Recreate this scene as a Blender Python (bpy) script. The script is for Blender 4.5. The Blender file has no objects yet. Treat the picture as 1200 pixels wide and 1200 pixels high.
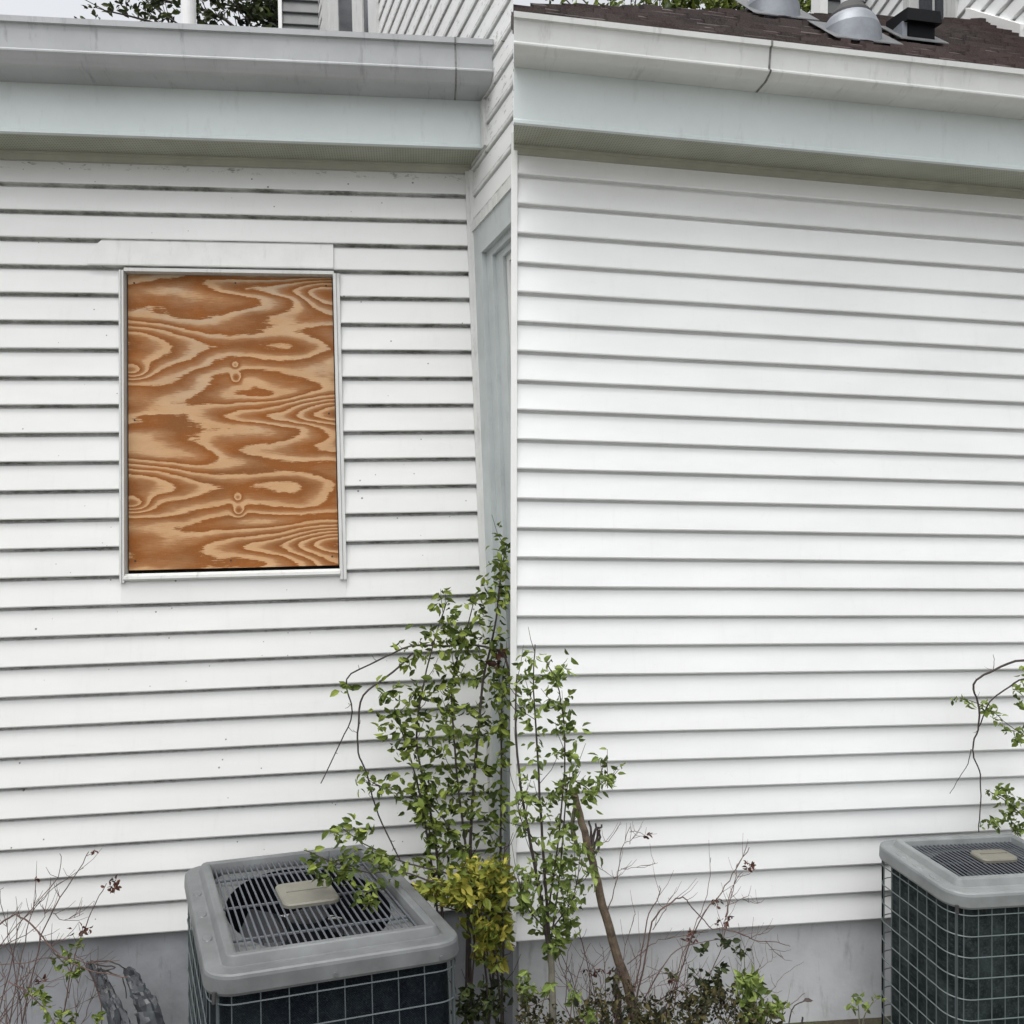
import bpy, bmesh, math, random
import numpy as np
from mathutils import Matrix, Vector
random.seed(7); rng = random.Random(11)

# ---------------------------------------------------------------- camera, frames
FPX = 950.0                                    # focal length for a 1200 px frame
def nrm(v): v = np.array(v, float); return v / np.linalg.norm(v)
UPC = nrm((-0.0192, 0.9987, -0.0400))          # world up, seen from the camera
FWD = nrm(np.array([0, 0, -1.0]) - UPC * np.dot([0, 0, -1.0], UPC))
RGT = np.cross(FWD, UPC)
RW = np.array([RGT, FWD, UPC])                 # camera -> world
CAMH = 2.13
scene = bpy.context.scene
cam = bpy.data.cameras.new("camera"); camo = bpy.data.objects.new("camera", cam)
scene.collection.objects.link(camo); scene.camera = camo
m = Matrix.Identity(4)
for i in range(3):
    for j in range(3): m[i][j] = RW[i, j]
m[2][3] = CAMH
camo.matrix_world = m
cam.sensor_width = 36; cam.lens = 36 * FPX / 1200; cam.clip_start = 0.05; cam.clip_end = 500

# ---------------------------------------------------------------- light (overcast)
SUN_EL, SUN_AZ = 73, 208                       # degrees; azimuth clockwise from +Y
w = bpy.data.worlds.new("World"); scene.world = w; w.use_nodes = True
nt = w.node_tree; bg = nt.nodes['Background']
sky = nt.nodes.new('ShaderNodeTexSky'); sky.sky_type = 'NISHITA'; sky.sun_disc = False
sky.sun_elevation = math.radians(SUN_EL); sky.sun_rotation = math.radians(SUN_AZ)
sky.dust_density = 6; sky.air_density = 1.0; sky.ozone_density = 0.6
hs = nt.nodes.new('ShaderNodeHueSaturation'); hs.inputs['Saturation'].default_value = 0.16
nt.links.new(sky.outputs[0], hs.inputs['Color']); nt.links.new(hs.outputs[0], bg.inputs[0])
bg.inputs[1].default_value = 0.15
sd = bpy.data.lights.new("sun", 'SUN'); sd.energy = 0.5; sd.angle = math.radians(80); sd.color = (1, .985, .96)
so = bpy.data.objects.new("sun", sd); scene.collection.objects.link(so)
az, el = math.radians(SUN_AZ), math.radians(SUN_EL)
dirn = Vector((math.sin(az) * math.cos(el), math.cos(az) * math.cos(el), math.sin(el)))
so.rotation_euler = dirn.to_track_quat('Z', 'Y').to_euler()
scene.view_settings.view_transform = 'Standard'; scene.view_settings.look = 'None'
scene.view_settings.exposure = 0.87; scene.view_settings.gamma = 1
scene.cycles.use_denoising = True
scene.cycles.max_bounces = 6

# ---------------------------------------------------------------- frames of the places
def rod(v):
    v = np.array(v, float); t = np.linalg.norm(v); k = v / t
    K = np.array([[0, -k[2], k[1]], [k[2], 0, -k[0]], [-k[1], k[0], 0]])
    return np.eye(3) + math.sin(t) * K + (1 - math.cos(t)) * K @ K
class Frame:                                    # (u right along wall, v up, n out of wall)
    def __init__(s, O, A, k=1.0): s.O = np.array(O, float) * k; s.A = np.array(A, float) * k; s.Ai = np.linalg.inv(s.A)
    def cam(s, p): return s.O + s.A @ np.array(p, float)
    def world(s, p): return RW @ s.cam(p) + np.array([0, 0, CAMH])
    def ray(s, x, y):
        r = np.array([(x - 600) / FPX, -(y - 600) / FPX, -1.0]); return -s.Ai @ s.O, s.Ai @ r
    def hit(s, x, y, c, e):                     # sight line meets the plane c.p = e
        a, b = s.ray(x, y); c = np.array(c, float); return a + b * ((e - c @ a) / (c @ b))
    def at(s, x, y, n=0.0): return s.hit(x, y, (0, 0, 1), n)
    def px(s, p):
        q = s.cam(p); return 600 + FPX * q[0] / -q[2], 600 - FPX * q[1] / -q[2]
def place(p, k=1.0):
    M = rod(p[:3]).copy(); M[:, 1] += p[6] * M[:, 0]; return Frame(p[3:6], M, k)
L = place([-0.0808, 0.1155, 0.0225, -2.1481, -1.8067, -3.4011, -0.0131])
R = place([-0.0024, 0.1536, -0.0187, 0.0111, -1.8445, -3.4979, -0.0169], 0.96)
S = 0.127                                       # siding exposure
UC = L.at(580, 940)[0] - .002                   # u of the inside corner
md = nrm((0.406, 0.061, 1.0)); va = L.A[:, 1]; hd = nrm(np.cross(va, md)); hd = -hd if hd[0] > 0 else hd
W = Frame(L.cam((UC, 0, 0)), np.column_stack([md, va, hd]))   # the wing: (m towards viewer, v up, h out)
WORLD = Frame([0, 0, 0], np.eye(3)); WORLD.world = lambda p: np.array(p, float)

class ACF:                                      # a condenser's own axes inside a place
    def __init__(s, F, cu, gap, v, wd, dp, th, sh): s.__dict__.update(F=F, cu=cu, gap=gap, v=v, w=wd, d=dp, th=th, sh=sh)
    def world(s, p):
        a, b, z = p; X = a + b * s.sh
        return s.F.world((s.cu + X * math.cos(s.th) - b * math.sin(s.th), s.v + z, s.gap + s.d / 2 + X * math.sin(s.th) + b * math.cos(s.th)))

# ---------------------------------------------------------------- materials
MATS = {}
class NT:
    def __init__(s, name):
        s.m = bpy.data.materials.new(name); s.m.use_nodes = True; s.t = s.m.node_tree
        s.b = s.t.nodes['Principled BSDF']; MATS[name] = s.m
        a = s.t.nodes.new('ShaderNodeAttribute'); a.attribute_name = 'loc'; s.loc = a.outputs['Vector']
    def n(s, ty, **k):
        o = s.t.nodes.new(ty)
        for a, b in k.items(): setattr(o, a, b)
        return o
    def l(s, a, b): s.t.links.new(a, b)
    def val(s, sock, v):
        if hasattr(v, 'is_output'): s.l(v, sock)
        else: sock.default_value = v
    def math(s, op, a, b=0.0, c=None):
        o = s.n('ShaderNodeMath', operation=op); s.val(o.inputs[0], a); s.val(o.inputs[1], b)
        if c is not None: s.val(o.inputs[2], c)
        return o.outputs[0]
    def scaled(s, sc, src=None):
        o = s.n('ShaderNodeVectorMath', operation='MULTIPLY'); s.l(src or s.loc, o.inputs[0]); o.inputs[1].default_value = sc; return o.outputs[0]
    def noise(s, sc=(1, 1, 1), scale=5, detail=4, rough=.55, vec=None, dist=0):
        o = s.n('ShaderNodeTexNoise'); s.l(vec if vec else s.scaled(sc), o.inputs['Vector'])
        o.inputs['Scale'].default_value = scale; o.inputs['Detail'].default_value = detail; o.inputs['Roughness'].default_value = rough
        o.inputs['Distortion'].default_value = dist; return o.outputs[0]
    def ramp(s, f, stops, interp='LINEAR'):
        o = s.n('ShaderNodeValToRGB'); s.l(f, o.inputs[0]); cr = o.color_ramp; cr.interpolation = interp
        while len(cr.elements) < len(stops): cr.elements.new(0.5)
        for e, (p, c) in zip(cr.elements, stops):
            e.position = p; e.color = (c, c, c, 1) if not isinstance(c, tuple) else c + (1,)
        return o.outputs[0]
    def mix(s, f, a, b, mode='MIX'):
        o = s.n('ShaderNodeMix', data_type='RGBA', blend_type=mode); s.val(o.inputs[0], f)
        for sock, v in ((o.inputs[6], a), (o.inputs[7], b)):
            if isinstance(v, tuple): sock.default_value = v + (1,)
            else: s.l(v, sock)
        return o.outputs[2]
    def bump(s, h, strength=.2, dist=.002):
        o = s.n('ShaderNodeBump'); o.inputs['Strength'].default_value = strength; o.inputs['Distance'].default_value = dist
        s.l(h, o.inputs['Height']); s.l(o.outputs[0], s.b.inputs['Normal'])
    def out(s, col=None, rough=.5, metal=0, spec=.5):
        if isinstance(col, tuple): s.b.inputs['Base Color'].default_value = col + (1,)
        elif col is not None: s.l(col, s.b.inputs['Base Color'])
        s.val(s.b.inputs['Roughness'], rough); s.b.inputs['Metallic'].default_value = metal
        s.b.inputs['Specular IOR Level'].default_value = spec
        return s.m
    def sep(s):
        o = s.n('ShaderNodeSeparateXYZ'); s.l(s.loc, o.inputs[0]); return o.outputs

def siding_mat(name, base, dirt, grime):
    t = NT(name); x, y, z = t.sep()
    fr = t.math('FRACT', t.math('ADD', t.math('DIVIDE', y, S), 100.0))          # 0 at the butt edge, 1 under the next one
    soft = t.noise((1, 3, 1), 1.7, 5)
    c = t.mix(t.ramp(soft, [(.35, 0.0), (.7, 1.0)]), base, tuple(q * .93 for q in base))
    streak = t.noise((9, 1.2, 1), 3, 5, .7)
    c = t.mix(t.math('MULTIPLY', t.ramp(streak, [(.55, 0.0), (.8, 1.0)]), .10 + .1 * dirt), c, (.46, .47, .43))
    # patchy grime beneath each lap, plus an even line of painted lap shadow
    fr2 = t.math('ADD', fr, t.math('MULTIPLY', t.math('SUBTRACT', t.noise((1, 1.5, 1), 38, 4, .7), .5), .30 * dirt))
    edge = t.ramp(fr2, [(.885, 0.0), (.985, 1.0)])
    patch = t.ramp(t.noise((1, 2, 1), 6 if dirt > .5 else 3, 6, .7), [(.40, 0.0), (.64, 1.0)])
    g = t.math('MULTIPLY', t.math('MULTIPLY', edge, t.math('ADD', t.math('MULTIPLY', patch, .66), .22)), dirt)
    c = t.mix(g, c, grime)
    # flyspecks
    vo = t.n('ShaderNodeTexVoronoi', feature='F1'); vo.inputs['Scale'].default_value = 15
    t.l(t.scaled((1, 1, .2)), vo.inputs['Vector'])
    sp = t.math('LESS_THAN', vo.outputs['Distance'], t.math('MULTIPLY', t.ramp(t.noise((1, 1, 1), 2.2, 3), [(.42, .35), (.7, 1.0)]), .085 * dirt))
    c = t.mix(t.math('MULTIPLY', sp, .8), c, (.07, .065, .05))
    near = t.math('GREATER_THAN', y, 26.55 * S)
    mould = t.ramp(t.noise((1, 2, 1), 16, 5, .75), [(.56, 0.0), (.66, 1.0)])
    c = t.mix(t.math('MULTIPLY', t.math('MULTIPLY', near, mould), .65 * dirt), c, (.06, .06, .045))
    scuff = t.math('MULTIPLY', t.ramp(t.noise((2.5, 6, 1), 3.0, 6, .8, dist=1.5), [(.60, 0.0), (.70, 1.0)]), .13)
    c = t.mix(scuff, c, (.40, .41, .39))
    t.bump(t.noise((3, 60, 3), 5, 5, .6), .12, .0015)
    return t.out(c, .42)
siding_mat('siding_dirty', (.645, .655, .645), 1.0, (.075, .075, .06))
siding_mat('siding_clean', (.785, .80, .80), .14, (.33, .34, .31))

def plain(name, col, rough=.5, metal=0, var=.15, sc=6, bump=.1, spec=.5, dark=None, stain=0):
    t = NT(name)
    d = dark or tuple(q * (1 - var * 1.6) for q in col)
    c = t.mix(t.ramp(t.noise((1, 1, 1), sc, 6, .65), [(.32, 0.0), (.7, 1.0)]), col, d)
    if stain:
        c = t.mix(t.math('MULTIPLY', t.ramp(t.noise((5, 1, 1), 4, 6, .7), [(.56, 0.0), (.72, 1.0)]), stain), c, (.05, .05, .04))
    if bump: t.bump(t.noise((1, 1, 1), sc * 12, 4), bump, .002)
    return t.out(c, rough, metal, spec)
plain('trim_white', (.58, .59, .575), .45, var=.08, stain=.35)
plain('trim_patch', (.66, .67, .655), .45, var=.08, stain=.2)
plain('trim_clean', (.80, .81, .80), .4, var=.05)
plain('fascia', (.58, .635, .635), .45, var=.06, sc=2, bump=.03, stain=.12)
plain('gutter_grey', (.40, .415, .425), .42, var=.12, sc=3, bump=.05, stain=.4)
plain('gutter_pale', (.64, .655, .64), .42, var=.10, sc=3, bump=.05, stain=.28)
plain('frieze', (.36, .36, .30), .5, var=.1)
plain('foundation_pale', (.62, .635, .655), .85, var=.16, sc=2.6, bump=.7, stain=.35)
plain('casing_blue', (.43, .47, .47), .5, var=.12, sc=3, bump=.03, stain=.2)
plain('foundation', (.29, .305, .325), .85, var=.22, sc=3.5, bump=.7, stain=.45)
plain('concrete', (.36, .355, .34), .85, var=.2, sc=1.2, bump=.3, stain=.2)
plain('dark_gap', (.015, .015, .014), .9, bump=0)
plain('ac_paint', (.135, .143, .147), .45, var=.3, sc=5, bump=.06)
plain('ac_paint_pale', (.20, .215, .215), .45, var=.25, sc=5, bump=.06)
plain('ac_grille', (.075, .082, .095), .5, var=.1)
plain('ac_wire', (.062, .078, .082), .4, var=.1, bump=0)
plain('ac_wire_pale', (.10, .125, .125), .4, var=.1, bump=0)
plain('ac_orifice', (.16, .17, .17), .5, var=.2, sc=9)
plain('ac_badge', (.155, .150, .122), .5, var=.15, sc=9)
plain('ac_black', (.006, .007, .010), .8, bump=0, spec=.1)
plain('ac_blade', (.022, .025, .03), .35, bump=0)
plain('bark_dark', (.055, .042, .038), .8, var=.3, sc=30, bump=.3)
plain('bark_brown', (.17, .125, .085), .9, var=.5, sc=26, bump=1.0)
plain('bark_grey', (.20, .19, .15), .85, var=.3, sc=20, bump=.4)
plain('bark_green', (.12, .12, .07), .8, var=.3, sc=20, bump=.3)
plain('twig_red', (.12, .075, .065), .8, var=.3, sc=20, bump=.2)
plain('galvanised', (.24, .26, .29), .5, metal=.25, var=.18, sc=12)
plain('joint', (.26, .26, .25), .7, var=.5, sc=25)
plain('rubber', (.03, .03, .03), .7, var=.2, sc=10)
plain('vent_black', (.004, .0045, .006), .6, var=.2, spec=.12)
plain('pvc', (.72, .73, .73), .35, var=.05)
plain('upper_shade_grey', (.13, .137, .14), .5, var=.08)  # end walls: their shade is put into this darker grey
plain('flashing_metal', (.14, .145, .15), .55, metal=.4, var=.2)

t = NT('soffit'); x, y, z = t.sep()
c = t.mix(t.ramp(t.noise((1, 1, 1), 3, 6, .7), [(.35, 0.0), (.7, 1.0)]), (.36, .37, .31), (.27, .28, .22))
holes = t.math('MULTIPLY', t.math('GREATER_THAN', t.math('SINE', t.math('MULTIPLY', x, 520)), .35), t.math('GREATER_THAN', t.math('SINE', t.math('MULTIPLY', z, 420)), .35))
c = t.mix(t.math('MULTIPLY', holes, .6), c, (.04, .04, .03))
t.out(c, .5)

t = NT('glass'); t.out((.016, .02, .028), .22, spec=.15)
for cn, ca, cb, cl in (('coil', (.005, .007, .011), (.016, .024, .027), (.06, .075, .078)), ('coil_dusty', (.014, .020, .021), (.060, .078, .078), (.17, .19, .19))):
  t = NT(cn); x, y, z = t.sep()
  fin = t.math('SINE', t.math('MULTIPLY', t.math('ADD', x, z), 900))
  dust = t.ramp(t.noise((1, 1, 1), 9, 8, .75), [(.42, 0.0), (.75, 1.0)])
  lint = t.ramp(t.noise((6, 1, 6), 24, 6, .8), [(.5, 0.0), (.7, 1.0)])
  c = t.mix(dust, ca, cb); c = t.mix(t.math('MULTIPLY', lint, .35), c, cl)
  t.bump(fin, .5, .003); t.out(c, .8, spec=.08)

# plywood: rotary-cut face, contour bands that repeat up the sheet, with knots
t = NT('plywood'); x, y, z = t.sep()
PX0, PY0 = L.at(148, 668)[:2]; PX1, PY1 = L.at(392, 320)[:2]
KN = [L.at(276, 442)[:2], L.at(279, 599)[:2], L.at(275, 427)[:2], L.at(278, 583)[:2], L.at(152, 433)[:2], L.at(152, 590)[:2], L.at(392, 480)[:2] + [0.03, .02], L.at(396, 640)[:2], L.at(385, 345)[:2]]
AMP = [.12, .13, .085, .09, .22, .22, .26, .30, .20]; SIG = [.021, .0225, .017, .018, .05, .05, .14, .13, .09]
per = KN[0][1] - KN[1][1]; ASP = [1.0, 1.0, 1.0, 1.0]
ang = t.math('MULTIPLY', y, 2 * math.pi / per)
cx = t.n('ShaderNodeCombineXYZ'); t.l(t.math('MULTIPLY', x, .72), cx.inputs[0])
t.l(t.math('ADD', t.math('MULTIPLY', t.math('COSINE', ang), .36), t.math('MULTIPLY', y, .22)), cx.inputs[1]); t.l(t.math('MULTIPLY', t.math('SINE', ang), .36), cx.inputs[2])
h0 = t.noise(scale=1.25, detail=1.3, rough=.4, vec=cx.outputs[0])
fib = t.noise((2.5, 40, 1), 7, 4, .7)
h = t.math('ADD', h0, t.math('MULTIPLY', t.math('SUBTRACT', fib, .5), .045))
h = t.math('ADD', h, t.math('MULTIPLY', t.math('SUBTRACT', t.noise((1, 2.5, 1), 9, 3), .5), .05))
for (kx, ky), A_, sg in zip(KN, AMP, SIG):
    dx = t.math('MULTIPLY', t.math('SUBTRACT', x, float(kx)), (.95 if sg < .023 else .62) / sg); dy = t.math('MULTIPLY', t.math('SUBTRACT', y, float(ky)), (.95 if sg < .023 else 1.25) / sg)
    r2 = t.math('ADD', t.math('MULTIPLY', dx, dx), t.math('MULTIPLY', dy, dy))
    h = t.math('ADD', h, t.math('MULTIPLY', t.math('POWER', 2.718, t.math('MULTIPLY', r2, -1.0)), A_))
band = t.math('FRACT', t.math('MULTIPLY', h, 12.0))
kd = None
late = t.ramp(band, [(0.0, 0.0), (.26, .06), (.44, .70), (.80, 1.0), (.975, 1.0), (1.0, 0.0)])
light = t.mix(t.ramp(t.noise((1, 3, 1), 5, 5, .6), [(.3, 0.0), (.7, 1.0)]), (.55, .345, .185), (.47, .275, .135))
top = t.n('ShaderNodeMapRange'); t.l(y, top.inputs[0]); top.inputs[1].default_value = float(PY0) + .35; top.inputs[2].default_value = float(PY1)
wx = t.math('MULTIPLY', top.outputs[0], .8)
light = t.mix(t.math('MULTIPLY', wx, t.ramp(t.noise((1, 2, 1), 3, 3), [(.4, 0.0), (.65, 1.0)])), light, (.42, .35, .26))
darkc = t.mix(t.ramp(t.noise((1, 2, 1), 3.2, 4, .6), [(.35, 0.0), (.65, 1.0)]), (.255, .080, .011), (.20, .074, .018))
c = t.mix(late, light, darkc)
c = t.mix(t.math('MULTIPLY', t.ramp(t.noise((8, 8, 8), 20, 5, .8), [(.5, 0.0), (.75, 1.0)]), .22), c, (.36, .24, .15))
c = t.mix(t.math('MULTIPLY', t.ramp(t.noise((6, 60, 1), 9, 4, .7), [(.52, 0.0), (.75, 1.0)]), .25), c, (.16, .08, .035))
t.bump(t.math('ADD', late, t.math('MULTIPLY', fib, .8)), .25, .0012); t.out(c, .72, spec=.25)

t = NT('shingles'); x, y, z = t.sep()
vo = t.n('ShaderNodeTexVoronoi'); vo.inputs['Scale'].default_value = 1.0; t.l(t.scaled((7, 7.5, 7.5)), vo.inputs['Vector'])
c = t.ramp(vo.outputs['Color'], [(0.0, (.016, .011, .011)), (.5, (.040, .029, .027)), (1.0, (.062, .047, .043))])
c = t.mix(t.ramp(t.noise((1, 1, 1), 1.1, 4), [(.45, 0.0), (.7, .6)]), c, (.050, .022, .020))
c = t.mix(t.math('MULTIPLY', t.ramp(t.noise((1, 1, 1), 160, 2), [(.45, 0.0), (.7, 1.0)]), .4), c, (.085, .07, .066))
t.bump(t.noise((1, 1, 1), 120, 3), .5, .003); t.out(c, .9)

t = NT('soil')
c = t.ramp(t.noise((1, 1, 1), 5, 8, .75), [(.3, (.02, .016, .011)), (.5, (.05, .04, .026)), (.62, (.05, .06, .022)), (.75, (.10, .085, .06))])
t.bump(t.noise((1, 1, 1), 30, 6), 1, .02); t.out(c, .95)
t = NT('plastic'); c = t.mix(t.ramp(t.noise((1, 1, 1), 14, 6, .7), [(.4, 0.0), (.62, 1.0)]), (.035, .038, .043), (.062, .068, .075))
t.bump(t.noise((1, .5, 1), 9, 3, .5), .7, .02); t.out(c, .38, spec=.35)

def leaf_mat(name, a, b, c_, tr=.25):
    t = NT(name); at = t.n('ShaderNodeAttribute'); at.attribute_name = 'rnd'
    c = t.ramp(at.outputs['Fac'], [(0.0, a), (.5, b), (1.0, c_)])
    t.out(c, .55, spec=.2)
    tl = t.n('ShaderNodeBsdfTranslucent'); t.l(c, tl.inputs[0]); ms = t.n('ShaderNodeMixShader'); ms.inputs[0].default_value = tr
    o = t.t.nodes['Material Output']; t.l(t.b.outputs[0], ms.inputs[1]); t.l(tl.outputs[0], ms.inputs[2]); t.l(ms.outputs[0], o.inputs[0])
leaf_mat('leaf_green', (.028, .042, .010), (.10, .14, .026), (.24, .29, .06))
leaf_mat('leaf_fresh', (.05, .075, .018), (.135, .185, .042), (.27, .34, .095))
leaf_mat('leaf_dark', (.012, .017, .008), (.030, .042, .015), (.07, .09, .028))
leaf_mat('leaf_yellow', (.06, .09, .018), (.19, .21, .032), (.42, .37, .07))
leaf_mat('leaf_brown', (.035, .018, .014), (.075, .035, .025), (.13, .055, .04))
leaf_mat('leaf_litter', (.008, .009, .005), (.030, .032, .012), (.10, .085, .035))

# ---------------------------------------------------------------- mesh builder
class MB:
    def __init__(s, F): s.F = F; s.v = []; s.f = []; s.r = {}; s.smooth = False
    def add(s, vs, fs, rnd=None):
        b = len(s.v); s.v += [tuple(map(float, q)) for q in vs]
        if rnd is not None:
            for i in range(b, len(s.v)): s.r[i] = rnd
        s.f += [tuple(b + i for i in f) for f in fs]
    def box(s, u0, u1, v0, v1, n0, n1):
        s.add([(u, v, n) for n in (n0, n1) for v in (v0, v1) for u in (u0, u1)],
              [(0, 1, 3, 2), (4, 6, 7, 5), (0, 4, 5, 1), (2, 3, 7, 6), (0, 2, 6, 4), (1, 5, 7, 3)])
    def hexa(s, P):                              # 8 corners: 4 back loop, 4 front loop
        s.add(P, [(3, 2, 1, 0), (4, 5, 6, 7), (0, 1, 5, 4), (1, 2, 6, 5), (2, 3, 7, 6), (3, 0, 4, 7)])
    def prism(s, prof, us, jit=0, ends=(0, 0)):  # prof = [(n, v)], swept along u; ends = du/dn at the two ends
        k = len(prof); rows = []
        for i, u in enumerate(us):
            j = rng.uniform(-jit, jit); sk = ends[0] if i == 0 else ends[1] if i == len(us) - 1 else 0
            rows += [(u + sk * n, v + j, n) for n, v in prof]
        fs = []
        for i in range(len(us) - 1):
            for a in range(k):
                b = (a + 1) % k; fs.append((i * k + a, i * k + b, (i + 1) * k + b, (i + 1) * k + a))
        fs.append(tuple(range(k))[::-1]); fs.append(tuple((len(us) - 1) * k + a for a in range(k)))
        s.add(rows, fs)
    def tube(s, pts, r0, r1=None, sides=6, caps=True, flat=1.0):
        r1 = r0 if r1 is None else r1; pts = [Vector(p) for p in pts]; n = len(pts); rows = []
        ref = Vector((0.13, .31, 1)).normalized()
        for i, p in enumerate(pts):
            d = (pts[min(i + 1, n - 1)] - pts[max(i - 1, 0)]).normalized()
            a = d.cross(ref)
            if a.length < .05: a = d.cross(Vector((1, 0, 0)))
            a.normalize(); b = d.cross(a); r = r0 + (r1 - r0) * i / (n - 1)
            rows += [tuple(p + (a * math.cos(q) + b * math.sin(q) * flat) * r) for q in [2 * math.pi * k / sides for k in range(sides)]]
        fs = [(i * sides + a, i * sides + (a + 1) % sides, (i + 1) * sides + (a + 1) % sides, (i + 1) * sides + a) for i in range(n - 1) for a in range(sides)]
        if caps: fs += [tuple(range(sides))[::-1], tuple((n - 1) * sides + a for a in range(sides))]
        s.add(rows, fs)
    def loops(s, rows, cap0=False, cap1=False):
        k = len(rows[0]); fs = [(i * k + a, i * k + (a + 1) % k, (i + 1) * k + (a + 1) % k, (i + 1) * k + a) for i in range(len(rows) - 1) for a in range(k)]
        if cap0: fs.append(tuple(range(k))[::-1])
        if cap1: fs.append(tuple((len(rows) - 1) * k + a for a in range(k)))
        s.add([p for r in rows for p in r], fs)
    def leaf(s, p, d, size, wd=.5, rnd=None):
        if s.F is L and p[1] < 4 and L.px(p)[0] > 595: return       # nothing grows through the corner of the next wall
        if s.F is R and p[1] < 4 and R.px(p)[0] < 605: return
        p = Vector(p); d = Vector(d).normalized()
        sd = d.cross(Vector((rng.uniform(-1, 1), rng.uniform(-1, 1), rng.uniform(-.4, 1)))).normalized(); up = sd.cross(d)
        a = size; b = size * wd * .5; c = up * size * rng.uniform(.05, .2)
        P = [p, p + d * a * .3 + sd * b * .85 + c, p + d * a * .65 + sd * b * .8 + c * .6, p + d * a - c * .8, p + d * a * .65 - sd * b * .8 + c * .6, p + d * a * .3 - sd * b * .85 + c, p + d * a * .5]
        s.add(P, [(0, 1, 2, 6), (6, 2, 3), (0, 6, 4, 5), (6, 3, 4)], rng.random() if rnd is None else rnd)
    def build(s, name, mat, parent=None, label=None, kind=None, base=None, recalc=True):
        co = np.array([s.F.world(p) for p in s.v])
        org = Vector(parent['_o']) if parent is not None else Vector(base) if base is not None else Vector(((co[:, 0].min() + co[:, 0].max()) / 2, (co[:, 1].min() + co[:, 1].max()) / 2, co[:, 2].min()))
        me = bpy.data.meshes.new(name); me.from_pydata([tuple(c - np.array(org)) for c in co], [], s.f)
        at = me.attributes.new('loc', 'FLOAT_VECTOR', 'POINT'); at.data.foreach_set('vector', [q for p in s.v for q in p])
        if s.r:
            ar = me.attributes.new('rnd', 'FLOAT', 'POINT'); ar.data.foreach_set('value', [s.r.get(i, .5) for i in range(len(s.v))])
        me.validate(); me.update()
        if s.F is W:                              # the wing stops where it meets the return of the clean wall
            bm = bmesh.new(); bm.from_mesh(me)
            pn = Vector(RW @ nrm((1.0, 0, 1.5 / FPX))); pc = Vector((0, 0, CAMH)) - org
            r_ = bmesh.ops.bisect_plane(bm, geom=bm.verts[:] + bm.edges[:] + bm.faces[:], plane_co=pc, plane_no=pn, clear_outer=True)
            bmesh.ops.holes_fill(bm, edges=[e for e in r_['geom_cut'] if isinstance(e, bmesh.types.BMEdge)], sides=0)
            bm.to_mesh(me); bm.free()
        if recalc:
            bm = bmesh.new(); bm.from_mesh(me); bmesh.ops.recalc_face_normals(bm, faces=bm.faces); bm.to_mesh(me); bm.free()
        if s.smooth:
            for p in me.polygons: p.use_smooth = True
            me.set_sharp_from_angle(angle=math.radians(15))
        me.materials.append(MATS[mat])
        o = bpy.data.objects.new(name, me); scene.collection.objects.link(o)
        if parent is not None:
            o.parent = parent; o['_o'] = list(parent['_o'])
        else: o.location = org; o['_o'] = list(org)
        if label: o['label'] = label
        if kind: o['kind'] = kind
        return o
def thing(name, label, cat, base, group=None):
    o = bpy.data.objects.new(name, None); scene.collection.objects.link(o); o.location = Vector(base); o['_o'] = list(map(float, base))
    o['label'] = label; o['category'] = cat; o.empty_display_size = .1
    if group: o['group'] = group
    return o
def tag(o, label, cat, group=None):
    o['label'] = label; o['category'] = cat
    if group: o['group'] = group
    return o
def span(a, b, st): n = max(1, int(abs(b - a) / st)); return [a + (b - a) * i / n for i in range(n + 1)]
def lap(mb, v0, us, s=S, jit=.0008, ends=(0, 0), out=.018):
    mb.prism([(-.012, v0 - .0015), (out - .001, v0 - .0015), (out + .001, v0 + .004), (.001, v0 + s - .016), (-.009, v0 + s - .009), (-.012, v0 + s)], us, jit, ends)

# ---------------------------------------------------------------- ground
g = MB(WORLD); NG = 60
gx = [-60, -20] + span(-8, 10, .4) + [30, 60]; gy = [-40, -8] + span(0, 6, .25) + [20, 80]
vs = [(a, b, rng.uniform(-.03, .02) if 0 < b < 6 and -8 < a < 10 else 0) for b in gy for a in gx]; q = len(gx)
g.add(vs, [(j * q + i, j * q + i + 1, (j + 1) * q + i + 1, (j + 1) * q + i) for j in range(len(gy) - 1) for i in range(q - 1)])
g.build('ground', 'soil', kind='structure', base=(0, 0, 0))

t_ = MB(WORLD); t_.box(-14, 14, -14, .95, -.1, .035)  # added unseen pale slab, bounces light up under the eaves
t_.v = [(x, y, z) for x, y, z in t_.v]; t_.build('bounce_slab', 'concrete', kind='structure')
# ---------------------------------------------------------------- LEFT HOUSE (the boarded wall)
houseL = thing('house', 'white clapboard house wall streaked with grime, with a boarded-up window', 'house', L.world((0.2, -.6, 0)))
UL = L.at(0, 600)[0] - 3.2
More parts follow.
